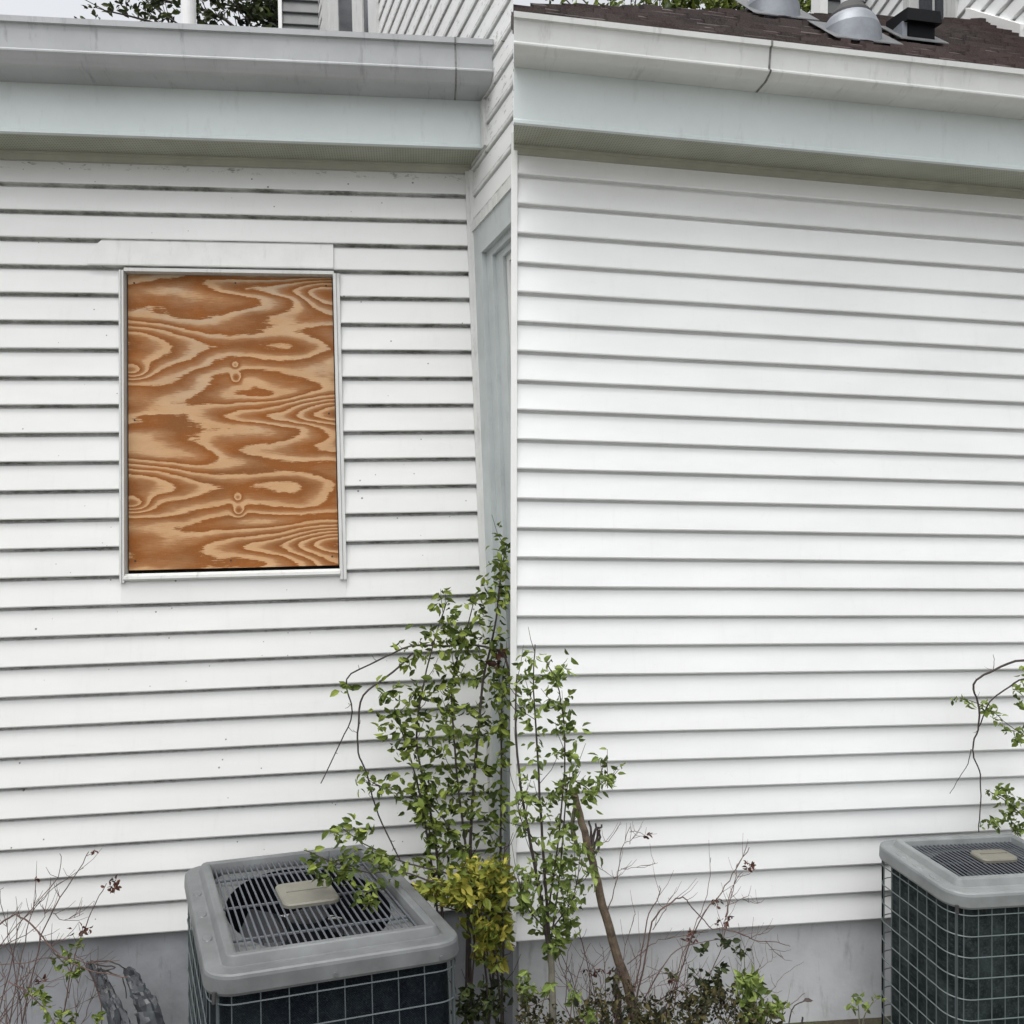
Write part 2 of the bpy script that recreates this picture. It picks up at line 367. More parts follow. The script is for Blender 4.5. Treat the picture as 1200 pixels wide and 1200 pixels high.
# window opening in siding coordinates
wl0 = (L.at(140, 320)[0] + L.at(143, 680)[0]) / 2; wl1 = (L.at(147, 320)[0] + L.at(148, 668)[0]) / 2
wr0 = (L.at(392, 322)[0] + L.at(397, 668)[0]) / 2; wr1 = (L.at(399.5, 322)[0] + L.at(406, 680)[0]) / 2
wt = (L.at(147, 319)[1] + L.at(392, 322)[1]) / 2; wb = (L.at(147, 671)[1] + L.at(397, 669)[1]) / 2
TOPL = L.at(300, 189)[1]
sid = MB(L)
ncs = int(TOPL / S) + 1
for i in range(ncs):
    v0 = i * S; s_ = min(S, TOPL - v0 + .02)
    if v0 + S > wb - .02 and v0 < wt + .01:
        if v0 < wb - .02:           # the course under the sill is notched
            lap(sid, v0, span(UL, wl0 + .004, .35), s_); lap(sid, v0, span(wr1 - .004, UC, .35), s_)
            sid.prism([(0, v0), (.016, v0 - .001), (.018, v0 + .004), (.009, wb - .02), (0, wb - .02)], span(wl0 + .004, wr1 - .004, .3), .0006)
        elif v0 + S > wt + .012:    # the course over the head
            lap(sid, v0, span(UL, wl0 + .004, .35), s_); lap(sid, v0, span(wr1 - .004, UC, .35), s_)
        else:
            lap(sid, v0, span(UL, wl0 + .004, .35), s_); lap(sid, v0, span(wr1 - .004, UC, .35), s_)
    else: lap(sid, v0, span(UL, UC, .35), s_)
sid.box(UL, wl0 + .01, -.01, TOPL, -.06, -.013); sid.box(wr1 - .01, UC, -.01, TOPL, -.06, -.013)
sid.box(wl0 + .01, wr1 - .01, -.01, wb - .01, -.06, -.013); sid.box(wl0 + .01, wr1 - .01, wt + .01, TOPL, -.06, -.013)
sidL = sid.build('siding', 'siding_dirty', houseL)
# newer strip over the window head, with a torn curved end
hp = MB(L)
va_, vb_ = L.at(250, 315)[1], L.at(250, 315)[1] + S * 1.02
uu = [L.at(105, 311)[0], L.at(108, 306)[0], L.at(113, 298)[0], L.at(121, 290)[0]]; ue = L.at(391, 300)[0]
rows = []; hh = [.12, .35, .72, .98]
for u, f_ in list(zip(uu, hh)) + [(x_, 1.0) for x_ in span(uu[-1] + .1, ue, .3)]:
    top_ = va_ + (vb_ - va_) * f_
    rows.append([(u, va_ - .001, .010), (u, va_, .027), (u, va_ + .006, .028), (u, top_, .028 - .018 * f_), (u, top_, .004)])
hp.loops(rows, True, True); hp.build('siding_patch', 'trim_patch', houseL, label='newer plain white strip with a torn curved end above the boarded window')
fo = MB(L); fo.box(UL, UC, -.75, -.012, -.35, -.012); fo.build('foundation', 'foundation', houseL)
# boarded window
wn = MB(L); wn.box(wl0 + .01, wr1 - .01, wb - .03, wt + .03, -.12, -.055)
bw = wn.build('boarded_window', 'dark_gap', houseL, label='window opening covered by a plywood sheet with bold orange grain')
pl = MB(L)
pu0, pu1 = wl1 + .006, wr0 - .008
pl.box(pu0, pu1, wb + .018, wt - .006, -.030, -.014); pl.build('plywood_panel', 'plywood', bw)
for fx, fy in ((.03, .03), (.97, .03), (.03, .97), (.97, .97), (.03, .5), (.97, .52), (.48, .025), (.52, .975)):
    k_ = MB(L); sx_, sy_ = pu0 + (pu1 - pu0) * fx, wb + .018 + (wt - wb - .024) * fy
    k_.tube([(sx_, sy_, -.0145), (sx_, sy_, -.0125)], .0042, sides=10); k_.build('screw', 'rubber', bw)
for (a0, a1, bot) in ((wl0, wl1, L.at(145, 683)[1]), (wr0, wr1, L.at(402, 679)[1])):
    s_ = MB(L); m_ = (a0 + a1) / 2
    s_.prism([(0, a0), (.022, a0), (.026, a0 + .004), (.026, m_ - .002), (.020, m_), (.024, m_ + .002), (.024, a1 - .001), (-.03, a1 - .001), (-.03, a1 - .004), (0, a1 - .004)], [0, 1])
    s_.v = [(p[1], bot + p[0] * (wt - bot), p[2]) for p in s_.v]      # profile turned upright
    s_.build('side_trim', 'trim_white', bw)
s_ = MB(L); s_.prism([(-.03, wt - .004), (.022, wt - .004), (.022, wt + .012), (-.03, wt + .012)], [wl1, wr0 + .005]); s_.build('head_trim', 'trim_white', bw)
s_ = MB(L); s_.prism([(-.03, wb - .026), (.024, wb - .030), (.030, wb - .022), (.028, wb - .010), (.016, wb - .006), (.012, wb + .002), (-.03, wb + .002)], [wl1 - .003, wr0 + .003]); s_.build('sill_trim', 'trim_white', bw)

# eaves: soffit, fascia, gutter from image rows at the middle of the run
def solve_n(F, x, y, v):
    p = F.hit(x, y, (0, 1, 0), v); return p[2]
def eaves(F, H, x0, ys, uL, uR, mats, ridge_out, endL=(0, 0), jointx=()):
    top, fb, ft, gb, rd, lip0, lip1 = ys
    vs_ = F.at(x0, top)[1]; d = solve_n(F, x0, fb, vs_)
    vft = F.at(x0, ft, d)[1]; n1 = solve_n(F, x0, gb, vft); n2 = n1 + ridge_out
    vr = F.at(x0, rd, n2)[1]; vl0 = F.at(x0, lip0, n2 + .004)[1]; vl1 = F.at(x0, lip1, n2 + .004)[1]
    e = endL
    so_ = MB(F); so_.prism([(-.02, vs_), (d - .004, vs_), (d - .004, vs_ + .015), (-.02, vs_ + .015)], [uL(0), uR(0)], ends=e); so_.build('soffit', 'soffit', H)
    fr = MB(F); fr.prism([(.004, vs_ - .035), (.020, vs_ - .033), (.024, vs_ - .012), (.036, vs_ - .010), (.036, vs_ - .001), (.004, vs_ - .001)], span(uL(0), uR(0), .5), ends=e); fr.build('frieze_moulding', 'frieze', H)
    fa = MB(F); fa.prism([(d - .02, vs_ - .004), (d + .004, vs_ - .006), (d + .004, vs_ + .006), (d, vs_ + .012), (d, vft + .16), (d - .02, vft + .16)], span(uL(0), uR(0), .6), ends=e); fa.build('fascia', 'fascia', H)
    gt = MB(F); h1 = vr - vft
    out = [(d + .003, vft), (n1, vft), (n1 + .012, vft + h1 * .12), (n1 + ridge_out * .55, vft + h1 * .45), (n2 - .006, vr - .006), (n2, vr - .001), (n2 + .001, vr + .005), (n2 - .008, vr + .010),
           (n2 - .012, vr + .018), (n2 - .004, vl0 - .02), (n2, vl0), (n2 + .012, vl0 + .001), (n2 + .014, vl1 - .002), (n2 + .010, vl1)]
    inn = [(n2 - .004, vl1), (n2 - .006, vl0 + .002), (n2 - .012, vr + .03), (n1 - .004, vft + .006), (d + .009, vft + .006), (d + .009, vl1 - .01), (d + .003, vl1 - .01)]
    gt.prism(out + inn, span(uL(0), uR(0), .4), .0012, ends=e)
    go = gt.build('gutter', mats[0], H)
    for jx in jointx:                           # joint sleeves with smears of sealant
        uj = F.at(jx, lip0, n2)[0]; j = MB(F)
        o2 = [(n + .0025, v + (.0 if v > vft + .01 else -.0025)) for n, v in out]; i2 = [(n - .002, v) for n, v in out][::-1]
        j.prism(o2 + i2, [uj - .004, uj + .004]); j.build('gutter_joint', 'joint', go)
    return dict(vs=vs_, d=d, vft=vft, n2=n2, vl1=vl1)
wslope = lambda n: n * (L.Ai @ (md))[0] / (L.Ai @ (md))[2]      # the wing leans away as it comes forward
kW = wslope(1.0)
EL = eaves(L, houseL, 300, (189, 163, 108, 90, 71, 40, 33), lambda n: UL, lambda n: UC - .012, ('gutter_grey',), .05, (0, kW), (533,))
# roof over the left house (too shallow to show above its gutter)
def roof(F, H, E, uL0, uL1, uR, depth, tan_p, rows_dn=.12, far=None):
    rf = MB(F); n = E['d'] + .05; v = E['vl1'] - .02
    while n > E['d'] - depth:
        n2_ = n - rows_dn; f0 = (E['d'] - n) / depth
        a0 = uL0 + (uL1 - uL0) * max(0, f0)
        vb = v + (E['d'] + .05 - n) * tan_p; vt = v + (E['d'] + .05 - n2_) * tan_p
        cur = a0
        while cur < uR:
            wd = rng.choice((.05, .07, .09, .12)); e_ = min(uR, cur + wd); tt = .008 + rng.uniform(-.003, .003)
            fz = rng.uniform(-.010, .012)
            if far is None or n2_ > far((cur + e_) / 2):
                rf.hexa([(cur, vb - .02, n + fz), (e_, vb - .02, n + fz), (e_, vt - .02, n2_ - .02), (cur, vt - .02, n2_ - .02),
                         (cur, vb + tt, n + fz), (e_, vb + tt, n + fz), (e_, vt + .003, n2_ - .02), (cur, vt + .003, n2_ - .02)])
            cur = e_
        n = n2_
    return rf.build('roof', 'shingles', H)
roof(L, houseL, EL, UL, UL, UC - .3, 4.2, .30, .3)
# white vent pipe on that roof
vp = L.hit(221, 22, (0, .0, 1), -.9); vb0 = EL['vl1'] + (EL['d'] + .9) * .30
b_ = MB(L); rr_ = 8.2 / FPX * 4.9
b_.tube([(vp[0], vb0 - .05, -.9), (vp[0], vb0 + 1.5, -.9)], rr_, sides=20); b_.smooth = True
b_.build('vent_pipe', 'pvc', houseL, label='thick white vent pipe standing up behind the left gutter')

# ---------------------------------------------------------------- WING (tall white wall with a glazed door)
wing = thing('house_wing', 'taller white clapboard wing meeting the dirty wall at its inside corner', 'house', W.world((0.2, -.6, -.1)))
HEND = .95
def wm(x, y, h=0.0): return W.at(x, y, h)
A1 = wm(558, 257); A2 = wm(597, 217)
vhead = (A1[1] + A2[1]) / 2
mBack = wm(374, 20)[0]
ws = MB(W)
# siding of the wing: lower band between corner and door head, then all the way up and back
def wlap(v0, m0, m1, s=S):
    ws.prism([(-.012, v0 - .002), (.009, v0 - .002), (.011, v0 + .003), (.003, v0 + s - .014), (-.010, v0 + s - .008), (-.012, v0 + s)], span(m0, m1, .4), .0006)
DX = .0
for i in range(0, 90):
    v0 = vhead + i * S
    if v0 > 8.8: break
    wlap(v0, mBack, HEND)
ws.box(mBack, HEND, vhead - .01, 8.9, -.08, -.013)
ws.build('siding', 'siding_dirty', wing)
ws = MB(W); ws.box(-.02, HEND, -.75, -.02, -.08, -.013); ws.build('foundation', 'foundation', wing)
# corner post (inside corner)
cp = MB(L)
ct = EL['vs'] - .03
cp.box(UC - .030, UC + .0, -.012, ct, .001, .026); cp.box(UC - .012, UC + .01, -.012, ct, .026, .040)
cp.build('corner_post', 'trim_white', wing)
# strip beside the fascia
fs_ = MB(W); mF = EL['d'] * 1.0
fs_.box(.0, .0 + .03, 0, 1, 0, .01)
fs_.v = []; fs_.f = []
mm = (EL['d'] - .0) / (L.Ai @ md)[2]
fs_.box(mm + .01, mm + .045, EL['vs'] - .01, EL['vft'] - .01, .001, .022)
fs_.build('end_strip', 'trim_white', wing)
# door in the wing
def mx(x, y=430, h=0.0): return wm(x, y, h)[0]
dr = MB(W); v_h1 = wm(575, 288)[1]
d0 = mx(562); d1 = mx(571); d2 = mx(579); d3 = mx(587); d4 = mx(590)
dr.box(d4, HEND, -.02, v_h1 - .1, -.09, -.07)
door = dr.build('glazed_door', 'glass', wing, label='narrow dark glazed door edge inside pale blue-grey casing')
c_ = MB(W); c_.box(d0 - .03, d1 + .012, -.02, vhead - .05, -.06, .012); c_.box(d1 + .012, HEND, v_h1, vhead - .05, -.06, .012); c_.build('casing', 'casing_blue', door)
c_ = MB(W); c_.box(-.01, HEND, vhead - .05, vhead - .006, -.05, .020); c_.build('head_trim', 'trim_white', door)
c_ = MB(W); c_.box(d1 + .012, d2, -.02, v_h1, -.09, -.012); c_.box(d2, HEND, v_h1 - .035, v_h1, -.09, -.012); c_.box(d2, d3, -.02, v_h1 - .035, -.09, -.030); c_.box(d3, HEND, v_h1 - .07, v_h1 - .035, -.09, -.030); c_.build('jamb', 'casing_blue', door)
c_ = MB(W); c_.box(d3 + .004, d4 + .004, -.02, v_h1 - .07, -.09, -.045); c_.box(d4, HEND, v_h1 - .10, v_h1 - .07, -.09, -.045); c_.build('sash', 'trim_white', door)
# upper window far back on the wing
def up_window(x0, x1, x2, x3, x4, x5, y, F, H, vlo, vhi, h=.0):
    q = [F.at(x, y, h)[0] for x in (x0, x1, x2, x3, x4, x5)]
    g_ = MB(F); g_.box(q[1], q[4], vlo, vhi, .014, .018); o = g_.build('window', 'glass', H, label='dark upstairs window with white post between its panes')
    f_ = MB(F); f_.box(q[0], q[1], vlo - .1, vhi, .0, .024); f_.box(q[4], q[5], vlo - .1, vhi, .0, .024); f_.box(q[1], q[4], vlo - .1, vlo, .0, .024)
    f_.box(q[0] + (q[1] - q[0]) * .3, q[0] + (q[1] - q[0]) * .5, vlo, vhi, .024, .034)
    f_.box(q[2], q[3], vlo, vhi, .018, .030); f_.build('window_frame', 'trim_white', o); return o
up_window(380, 399, 417, 429, 435, 445, 15, W, wing, 3.2, 8.0)
# the far face of the wing, turned towards us
q0 = W.world((mBack, 0, 0))
backn = (L.Ai @ (W.cam((mBack, 0, 0)) - L.O))[2]
bu1 = L.at(374, 20, backn)[0]; bu0 = L.at(331, 20, backn)[0]
bk = MB(L)
for i in range(80): 
    if i * S * 1.0 < 8.8: lap(bk, i * S, [bu0, bu1])
bk.v = [(u, v, n + backn) for u, v, n in bk.v]; bk.box(bu0, bu1, -.6, 8.9, backn - .1, backn)
bk.build('end_wall', 'upper_shade_grey', wing, label='grey shaded end wall of the wing')
bk = MB(L); bk.box(bu0 - .035, bu0, -.6, 8.9, backn - .1, backn + .04); bk.build('corner_board', 'trim_clean', wing)

# ---------------------------------------------------------------- RIGHT HOUSE (the clean wall)
houseR = thing('house', 'clean white clapboard house wall without windows, under a brown shingle roof', 'house', R.world((1.5, -.6, 0)))
UR = 5.2
TOPR = R.at(900, 199)[1]
sid = MB(R)
for i in range(int(TOPR / S) + 1):
    v0 = i * S; lap(sid, v0, span(0.002, UR, .35), min(S, TOPR - v0 + .02), .0006)
sid.box(0.012, UR, -.01, TOPR, -.05, -.013)
sid.build('siding', 'siding_clean', houseR)
fo = MB(R); fo.box(.02, UR, -.75, -.012, -.35, -.012); fo.build('foundation', 'foundation_pale', houseR)
cp = MB(R)
ul_ = R.at(598.4, 600, .022)[0]
cp.hexa([(ul_, -.02, .022), (.003, -.02, .022), (.23, -.02, -1.0), (.20, -.02, -1.0), (ul_, TOPR + .05, .022), (.003, TOPR + .05, .022), (.23, TOPR + .05, -1.0), (.20, TOPR + .05, -1.0)])
cp.build('corner_post', 'trim_clean', houseR)
# the ends of the eaves are cut off square to the corner
def ul(n): return R.at(602.0, 100, n)[0]
kR = (ul(.4) - ul(0)) / .4
ER = eaves(R, houseR, 900, (199, 170, 110, 97, 83, 55, 48), lambda n: ul(0), lambda n: UR, ('gutter_pale',), .05, (kR, 0), (903,))
TP = .90
ROOFE = ER['vl1'] - .02 + TP * (ER['d'] + .05)
def rp(x, y): return R.hit(x, y, (0, 1, TP), ROOFE)
def farn(u): return -.20 - .29 * u
uLf = R.hit(602, 0, (0, 0, 1), ER['d'] - 2)[0]
roofR = roof(R, houseR, ER, ul(ER['d']), uLf, UR, 2.0, TP, .062, farn)
bk = MB(R)                                     # the slope behind the ridge
rA = (.12, farn(.12)); rB = (UR, farn(UR)); vr_ = lambda n: ROOFE - TP * n - .015
bk.hexa([(rA[0], vr_(rA[1]) - .04, rA[1]), (rB[0], vr_(rB[1]) - .04, rB[1]), (rB[0], vr_(rB[1]) - 1.3, rB[1] - 3), (.6, vr_(rA[1]) - 1.3, rA[1] - 3),
         (rA[0], vr_(rA[1]), rA[1]), (rB[0], vr_(rB[1]), rB[1]), (rB[0], vr_(rB[1]) - 1.2, rB[1] - 3), (.6, vr_(rA[1]) - 1.2, rA[1] - 3)])
bk.build('back_slope', 'shingles', houseR)

# upstairs wall standing over the right-hand roof
upper = thing('upper_storey', 'white clapboard upstairs wall rising over the brown shingle roof', 'house', R.world((3.2, -.6, -1.5)))
P1 = rp(1195, 41)
W2 = Frame(R.cam(P1), np.column_stack([nrm((.024, .053, 1)), R.A[:, 1], nrm((-1, -.018, .02))]))
def m2(x, y=12, h=0.0): return W2.at(x, y, h)
mb0 = m2(1013)[0]; wu = MB(W2)
for i in range(-36, 24): 
    v0 = i * S; wu.prism([(-.012, v0), (.012, v0 - .001), (.014, v0 + .004), (.003, v0 + S - .018), (-.010, v0 + S - .012), (-.012, v0 + S)], span(mb0, .9, .5), .0006)
wu.box(mb0, .9, -5.2, 3.1, -.15, -.013); wu.build('siding', 'siding_clean', upper)
up_window(1062, 1080, 1098, 1098.5, 1110, 1124, 10, W2, upper, -.6, 2.6)
fl = MB(W2)
Q2 = rp(1137, 20); q2 = m2(1137, 20)
fl.hexa([(q2[0], q2[1] - .06, .0), (.05, -.09, .0), (.05, .03, .0), (q2[0], q2[1] + .06, .0), (q2[0], q2[1] - .06, .03), (.05, -.09, .03), (.05, .03, .03), (q2[0], q2[1] + .06, .03)])
fl.build('base_trim', 'trim_clean', upper)
bn = (R.Ai @ (W2.cam((mb0, 0, 0)) - R.O))[2]
e0 = R.at(967, 10, bn)[0]; e1 = R.at(1015, 10, bn)[0]; ew = MB(R)
for i in range(0, 60): 
    if i * S < 7: lap(ew, i * S, [e0, e1])
ew.v = [(u, v, n + bn) for u, v, n in ew.v]; ew.box(e0, e1, -.6, 7, bn - .1, bn - .012); ew.build('end_wall', 'upper_shade_grey', upper)
ew = MB(R); ew.box(R.at(958, 10, bn)[0], e0, -.6, 7, bn - .1, bn + .04); ew.build('corner_board', 'trim_clean', upper)

# two flashed vent stacks and a black box vent on the right-hand roof
def frustum(mb, c, prof, sides=28, tilt=TP):
    mb.loops([[(c[0] + r * math.cos(a), c[1] + dv - tilt * 0 , c[2] + r * math.sin(a)) for a in [2 * math.pi * k / sides for k in range(sides)]] for r, dv in prof], True, True)
def pxr(F, p, px): return px / FPX * -F.cam(p)[2] / 0.98 / 0.96
for (cx_, yb, wpx, hpx, ppx, pip, lab) in ((996, 51, 33, 30, 10, True, 'galvanised roof flashing with a thick white vent pipe, just behind the gutter'), (904, 24, 31, 30, 10, False, 'galvanised cone flashing cut off by the top edge, left of the white pipe')):
    c = rp(cx_, yb - 11); r_ = pxr(R, c, wpx); up_ = pxr(R, c, hpx)
    vpt = thing('roof_vent', lab, 'vent pipe', R.world(c), 'flashed vent pipes on the right roof')
    k_ = MB(R); k_.smooth = True; frustum(k_, c, [(r_ * 1.05, -r_ * .8), (r_, .0), (r_ * .86, up_ * .36), (r_ * .70, up_ * .58)]); k_.build('cone', 'galvanised', vpt)
    k_ = MB(R); k_.smooth = True; frustum(k_, c, [(r_ * .73, up_ * .55), (r_ * .70, up_ * .66), (r_ * .50, up_ * .93), (r_ * .36, up_ * 1.10), (r_ * .33, up_ * 1.11)]); k_.build('collar', 'rubber', vpt)
    k_ = MB(R); z0 = r_ * 1.12
    k_.hexa([(c[0] - z0 * .95, c[1] - z0 * TP * .9 + .012, c[2] + z0 * .9), (c[0] + z0 * 1.2, c[1] - z0 * TP * .9 + .012, c[2] + z0 * .9), (c[0] + z0 * 1.2, c[1] + z0 * TP * .7 + .012, c[2] - z0 * .7), (c[0] - z0 * 1.05, c[1] + z0 * TP * .7 + .012, c[2] - z0 * .7),
             (c[0] - z0 * 1.05, c[1] - z0 * TP * .9 + .018, c[2] + z0 * .9), (c[0] + z0 * 1.2, c[1] - z0 * TP * .9 + .018, c[2] + z0 * .9), (c[0] + z0 * 1.2, c[1] + z0 * TP * .7 + .018, c[2] - z0 * .7), (c[0] - z0 * 1.05, c[1] + z0 * TP * .7 + .018, c[2] - z0 * .7)])
    k_.build('flashing', 'flashing_metal', vpt)
    if True:
        k_ = MB(R); k_.smooth = True; pr_ = pxr(R, c, ppx); k_.tube([(c[0], c[1] + up_ * .8, c[2]), (c[0], c[1] + up_ * (1.0 if not pip else 1) + (.9 if pip else .5), c[2])], pr_, sides=20); k_.build('pipe', 'pvc', vpt)
c = rp(1076, 50); q_ = lambda px: pxr(R, c, px)
c = c + np.array([0, .012, 0]); bv = thing('box_vent', 'small black hooded box vent sitting on the brown roof', 'roof vent', R.world(c))
k_ = MB(R); k_.box(c[0] - q_(15), c[0] + q_(18), c[1] - .04, c[1] + q_(26), c[2] - q_(26), c[2] + q_(4)); k_.build('body', 'vent_black', bv)
k_ = MB(R); hu = c[1] + q_(22)
k_.hexa([(c[0] - q_(20), hu - q_(6), c[2] + q_(10)), (c[0] + q_(23), hu - q_(6), c[2] + q_(10)), (c[0] + q_(23), hu, c[2] - q_(32)), (c[0] - q_(20), hu, c[2] - q_(32)),
         (c[0] - q_(19), hu + q_(9), c[2] + q_(8)), (c[0] + q_(22), hu + q_(9), c[2] + q_(8)), (c[0] + q_(22), hu + q_(16), c[2] - q_(32)), (c[0] - q_(19), hu + q_(16), c[2] - q_(32))])
k_.build('hood', 'vent_black', bv)
k_ = MB(R); k_.box(c[0] - q_(22), c[0] - q_(16), c[1] + q_(1), c[1] + q_(18), c[2] - q_(18), c[2] + q_(3)); k_.build('side_flap', 'galvanised', bv)
k_ = MB(R); z0 = q_(30)
k_.hexa([(c[0] - z0, c[1] - z0 * TP * .4 + .012, c[2] + z0 * .4), (c[0] + z0, c[1] - z0 * TP * .4 + .012, c[2] + z0 * .4), (c[0] + z0, c[1] + z0 * TP * 1.1 + .012, c[2] - z0 * 1.1), (c[0] - z0, c[1] + z0 * TP * 1.1 + .012, c[2] - z0 * 1.1),
         (c[0] - z0, c[1] - z0 * TP * .4 + .018, c[2] + z0 * .4), (c[0] + z0, c[1] - z0 * TP * .4 + .018, c[2] + z0 * .4), (c[0] + z0, c[1] + z0 * TP * 1.1 + .018, c[2] - z0 * 1.1), (c[0] - z0, c[1] + z0 * TP * 1.1 + .018, c[2] - z0 * 1.1)])
k_.build('flashing', 'flashing_metal', bv)

# ---------------------------------------------------------------- air conditioners
def rr(w, d, r, z, off=0.0, k=12):                 # rounded rectangle loop
    w2, d2, r = w / 2 - off, d / 2 - off, max(.004, r - off); P = []
    for cx_, cy_, a0 in ((w2 - r, d2 - r, 0), (-w2 + r, d2 - r, 90), (-w2 + r, -d2 + r, 180), (w2 - r, -d2 + r, 270)):
        for i in range(k + 1):
            a = math.radians(a0 + 90 * i / k); P.append((cx_ + r * math.cos(a), cy_ + r * math.sin(a), z))
    return P
def along(loop, step):                            # even points on a closed loop
    P = [Vector(p) for p in loop]; out = []; acc = 0
    for i in range(len(P)):
        a, b = P[i], P[(i + 1) % len(P)]; ln = (b - a).length
        while acc < ln: out.append(tuple(a.lerp(b, acc / ln))); acc += step
        acc -= ln
    return out
def condenser(F, base, label, hgt, hstep, vstep, gopen, nslat, rad=.085, coil='coil', wire='ac_wire', paint='ac_paint'):
    w_, d_ = F.w, F.d
    ac = thing('air_conditioner', label, 'air conditioner', base, 'outdoor condenser units')
    prof = [(.012, -.060), (.0, -.058), (-.003, -.050), (-.001, -.012), (.002, -.004), (.008, .0), (.016, .001), (.044, .001), (.050, .003), (.058, .019), (.062, .026), (.067, .029), (.084, .029), (.091, .025), (.095, .012), (.099, -.010), (.094, -.045), (.02, -.050)]
    lid = MB(F); lid.smooth = True; lid.loops([rr(w_, d_, rad, z, o) for o, z in prof] + [rr(w_, d_, rad, -.060, .012)])
    lo = lid.build('lid', paint, ac)
    iw, id_ = w_ - .196, d_ - .196
    # dimples pressed into the left rim
    for by in (-.18, .02, .22):
        k_ = MB(F); k_.smooth = True
        k_.loops([[(-w_ / 2 + .027 + .016 * q * math.cos(a), by * d_ + .030 * q * math.sin(a), z) for a in [2 * math.pi * i / 16 for i in range(16)]] for q, z in ((1.0, .0), (.85, .0035), (.5, .0048), (.1, .005))], False, True)
        k_.build('dimple', paint, lo)
    gr = MB(F)
    for i in range(nslat):
        a = -iw / 2 + iw * (i + .5) / nslat
        gr.tube([(a, -id_ / 2, .006), (a, 0, .010), (a, id_ / 2, .006)], .0035, sides=6)
    for b in (-.28, .0, .27): gr.tube([(-iw / 2, b * d_, .0), (iw / 2, b * d_, .0)], .005, sides=6)
    gr.build('grille', 'ac_grille', ac)
    # orifice plate with round hole
    hr = min(iw, id_) * .485; n_ = 48; sx = iw * .485; sy = id_ * .485
    outer = []; inner = []
    for i in range(n_):
        a = 2 * math.pi * i / n_; ca, sa = math.cos(a), math.sin(a); q = min((iw / 2) / max(abs(ca), 1e-6), (id_ / 2) / max(abs(sa), 1e-6))
        outer.append((ca * q, sa * q, -.018)); inner.append((sx * ca, sy * sa, -.022))
    op = MB(F); op.loops([outer, inner]); op.build('fan_shroud', 'ac_orifice', ac)
    op = MB(F); op.loops([inner, [(x * .99, y * .99, -.05) for x, y, z in inner], [(x * .97, y * .97, -.19) for x, y, z in inner]]); op.build('shroud_wall', 'ac_black', ac)
    fan = MB(F)
    fan.loops([[(.07 * math.cos(a), .07 * math.sin(a), z) for a in [2 * math.pi * i / 20 for i in range(20)]] for z in (-.17, -.07, -.06)], True, True)
    for kx in range(4):
        a0 = kx * math.pi / 2 + .5; pts = []
        for r_, tw, hw in ((.05, .03, .30), (.15, .028, .42), (sx * .88, .02, .40)):
            for s_ in (-1, 1): pts.append((r_ * math.cos(a0 + s_ * hw * .8), r_ * min(1.35, sy / sx) * math.sin(a0 + s_ * hw * .8), -.115 + s_ * tw))
        fan.add(pts, [(0, 1, 3, 2), (2, 3, 5, 4)])
    fan.build('fan', 'ac_blade', ac)
    k_ = MB(F); k_.box(-w_ / 2 + .06, w_ / 2 - .06, -d_ / 2 + .1, d_ / 2 - .06, -.40, -.38); k_.build('inner_tray', 'ac_black', ac)
    bd = MB(F); bd.smooth = True; bx, by_, ox_, oy_ = gopen
    bd.loops([rr(bx, by_, .030, .012), rr(bx, by_, .030, .022), rr(bx, by_, .03, .027, .004), rr(bx, by_, .03, .030, .02), rr(bx, by_, .03, .031, .04)], True, True)
    bd.v = [(a + ox_, b + oy_, z) for a, b, z in bd.v]
    bo = bd.build('badge', 'ac_badge', ac)
    bd = MB(F); bd.hexa([(-bx * .38, -.004, .028), (bx * .38, -.004, .028), (bx * .38, .004, .028), (-bx * .38, .004, .028), (-bx * .36, -.003, .034), (bx * .36, -.003, .034), (bx * .36, .003, .034), (-bx * .36, .003, .034)]); bd.v = [(a + ox_, b + oy_, z) for a, b, z in bd.v]; bd.build('badge_ridge', 'ac_badge', bo)
    # coil: a thick U open at the back left
    k_ = MB(F); o_ = .030; cr = .075; b0 = -d_ / 2 + .10
    U = [(-w_ / 2 + o_, b0)] + [p[:2] for p in rr(w_ - 2 * o_, d_ - 2 * o_, cr, 0)[13:26][::-1]][:0]
    L1 = rr(w_ - 2 * o_, d_ - 2 * o_, cr, 0); front = [p[:2] for p in L1[0:26]]
    path = [(w_ / 2 - o_, b0)] + front + [(-w_ / 2 + o_, b0)]
    path2 = [(w_ / 2 - o_ - .03, b0)] + [p[:2] for p in rr(w_ - 2 * o_, d_ - 2 * o_, cr, 0, .03)[0:26]] + [(-w_ / 2 + o_ + .03, b0)]
    rows = [[(x, y, -.055) for x, y in path] + [(x, y, -.055) for x, y in path2[::-1]], [(x, y, -hgt + .03) for x, y in path] + [(x, y, -hgt + .03) for x, y in path2[::-1]]]
    k_.loops(rows, True, True); k_.build('coil', coil, ac)
    wr_ = MB(F); lp = rr(w_ - .016, d_ - .016, rad - .006, 0); z = -.085
    while z > -hgt + .04:
        row = [(x, y, z) for x, y, _ in lp]; wr_.tube(row + row[:2], .0026, sides=4, caps=False); z -= hstep
    for x, y, _ in along(rr(w_ - .022, d_ - .022, rad - .01, 0), vstep): wr_.tube([(x, y, -.05), (x, y, -hgt + .02)], .0023, sides=4)
    wr_.build('wire_guard', wire, ac)
    for sx_, sy_ in ((-1, -1), (1, -1), (-1, 1), (1, 1)):
        k_ = MB(F); r2 = rad * .293
        x0, y0 = sx_ * (w_ / 2 - r2 - .008), sy_ * (d_ / 2 - r2 - .008)
        k_.tube([(x0, y0, -.05), (x0, y0, -hgt)], .0055, sides=8); k_.build('corner_post', 'ac_wire' if sy_ > 0 else 'ac_black', ac)
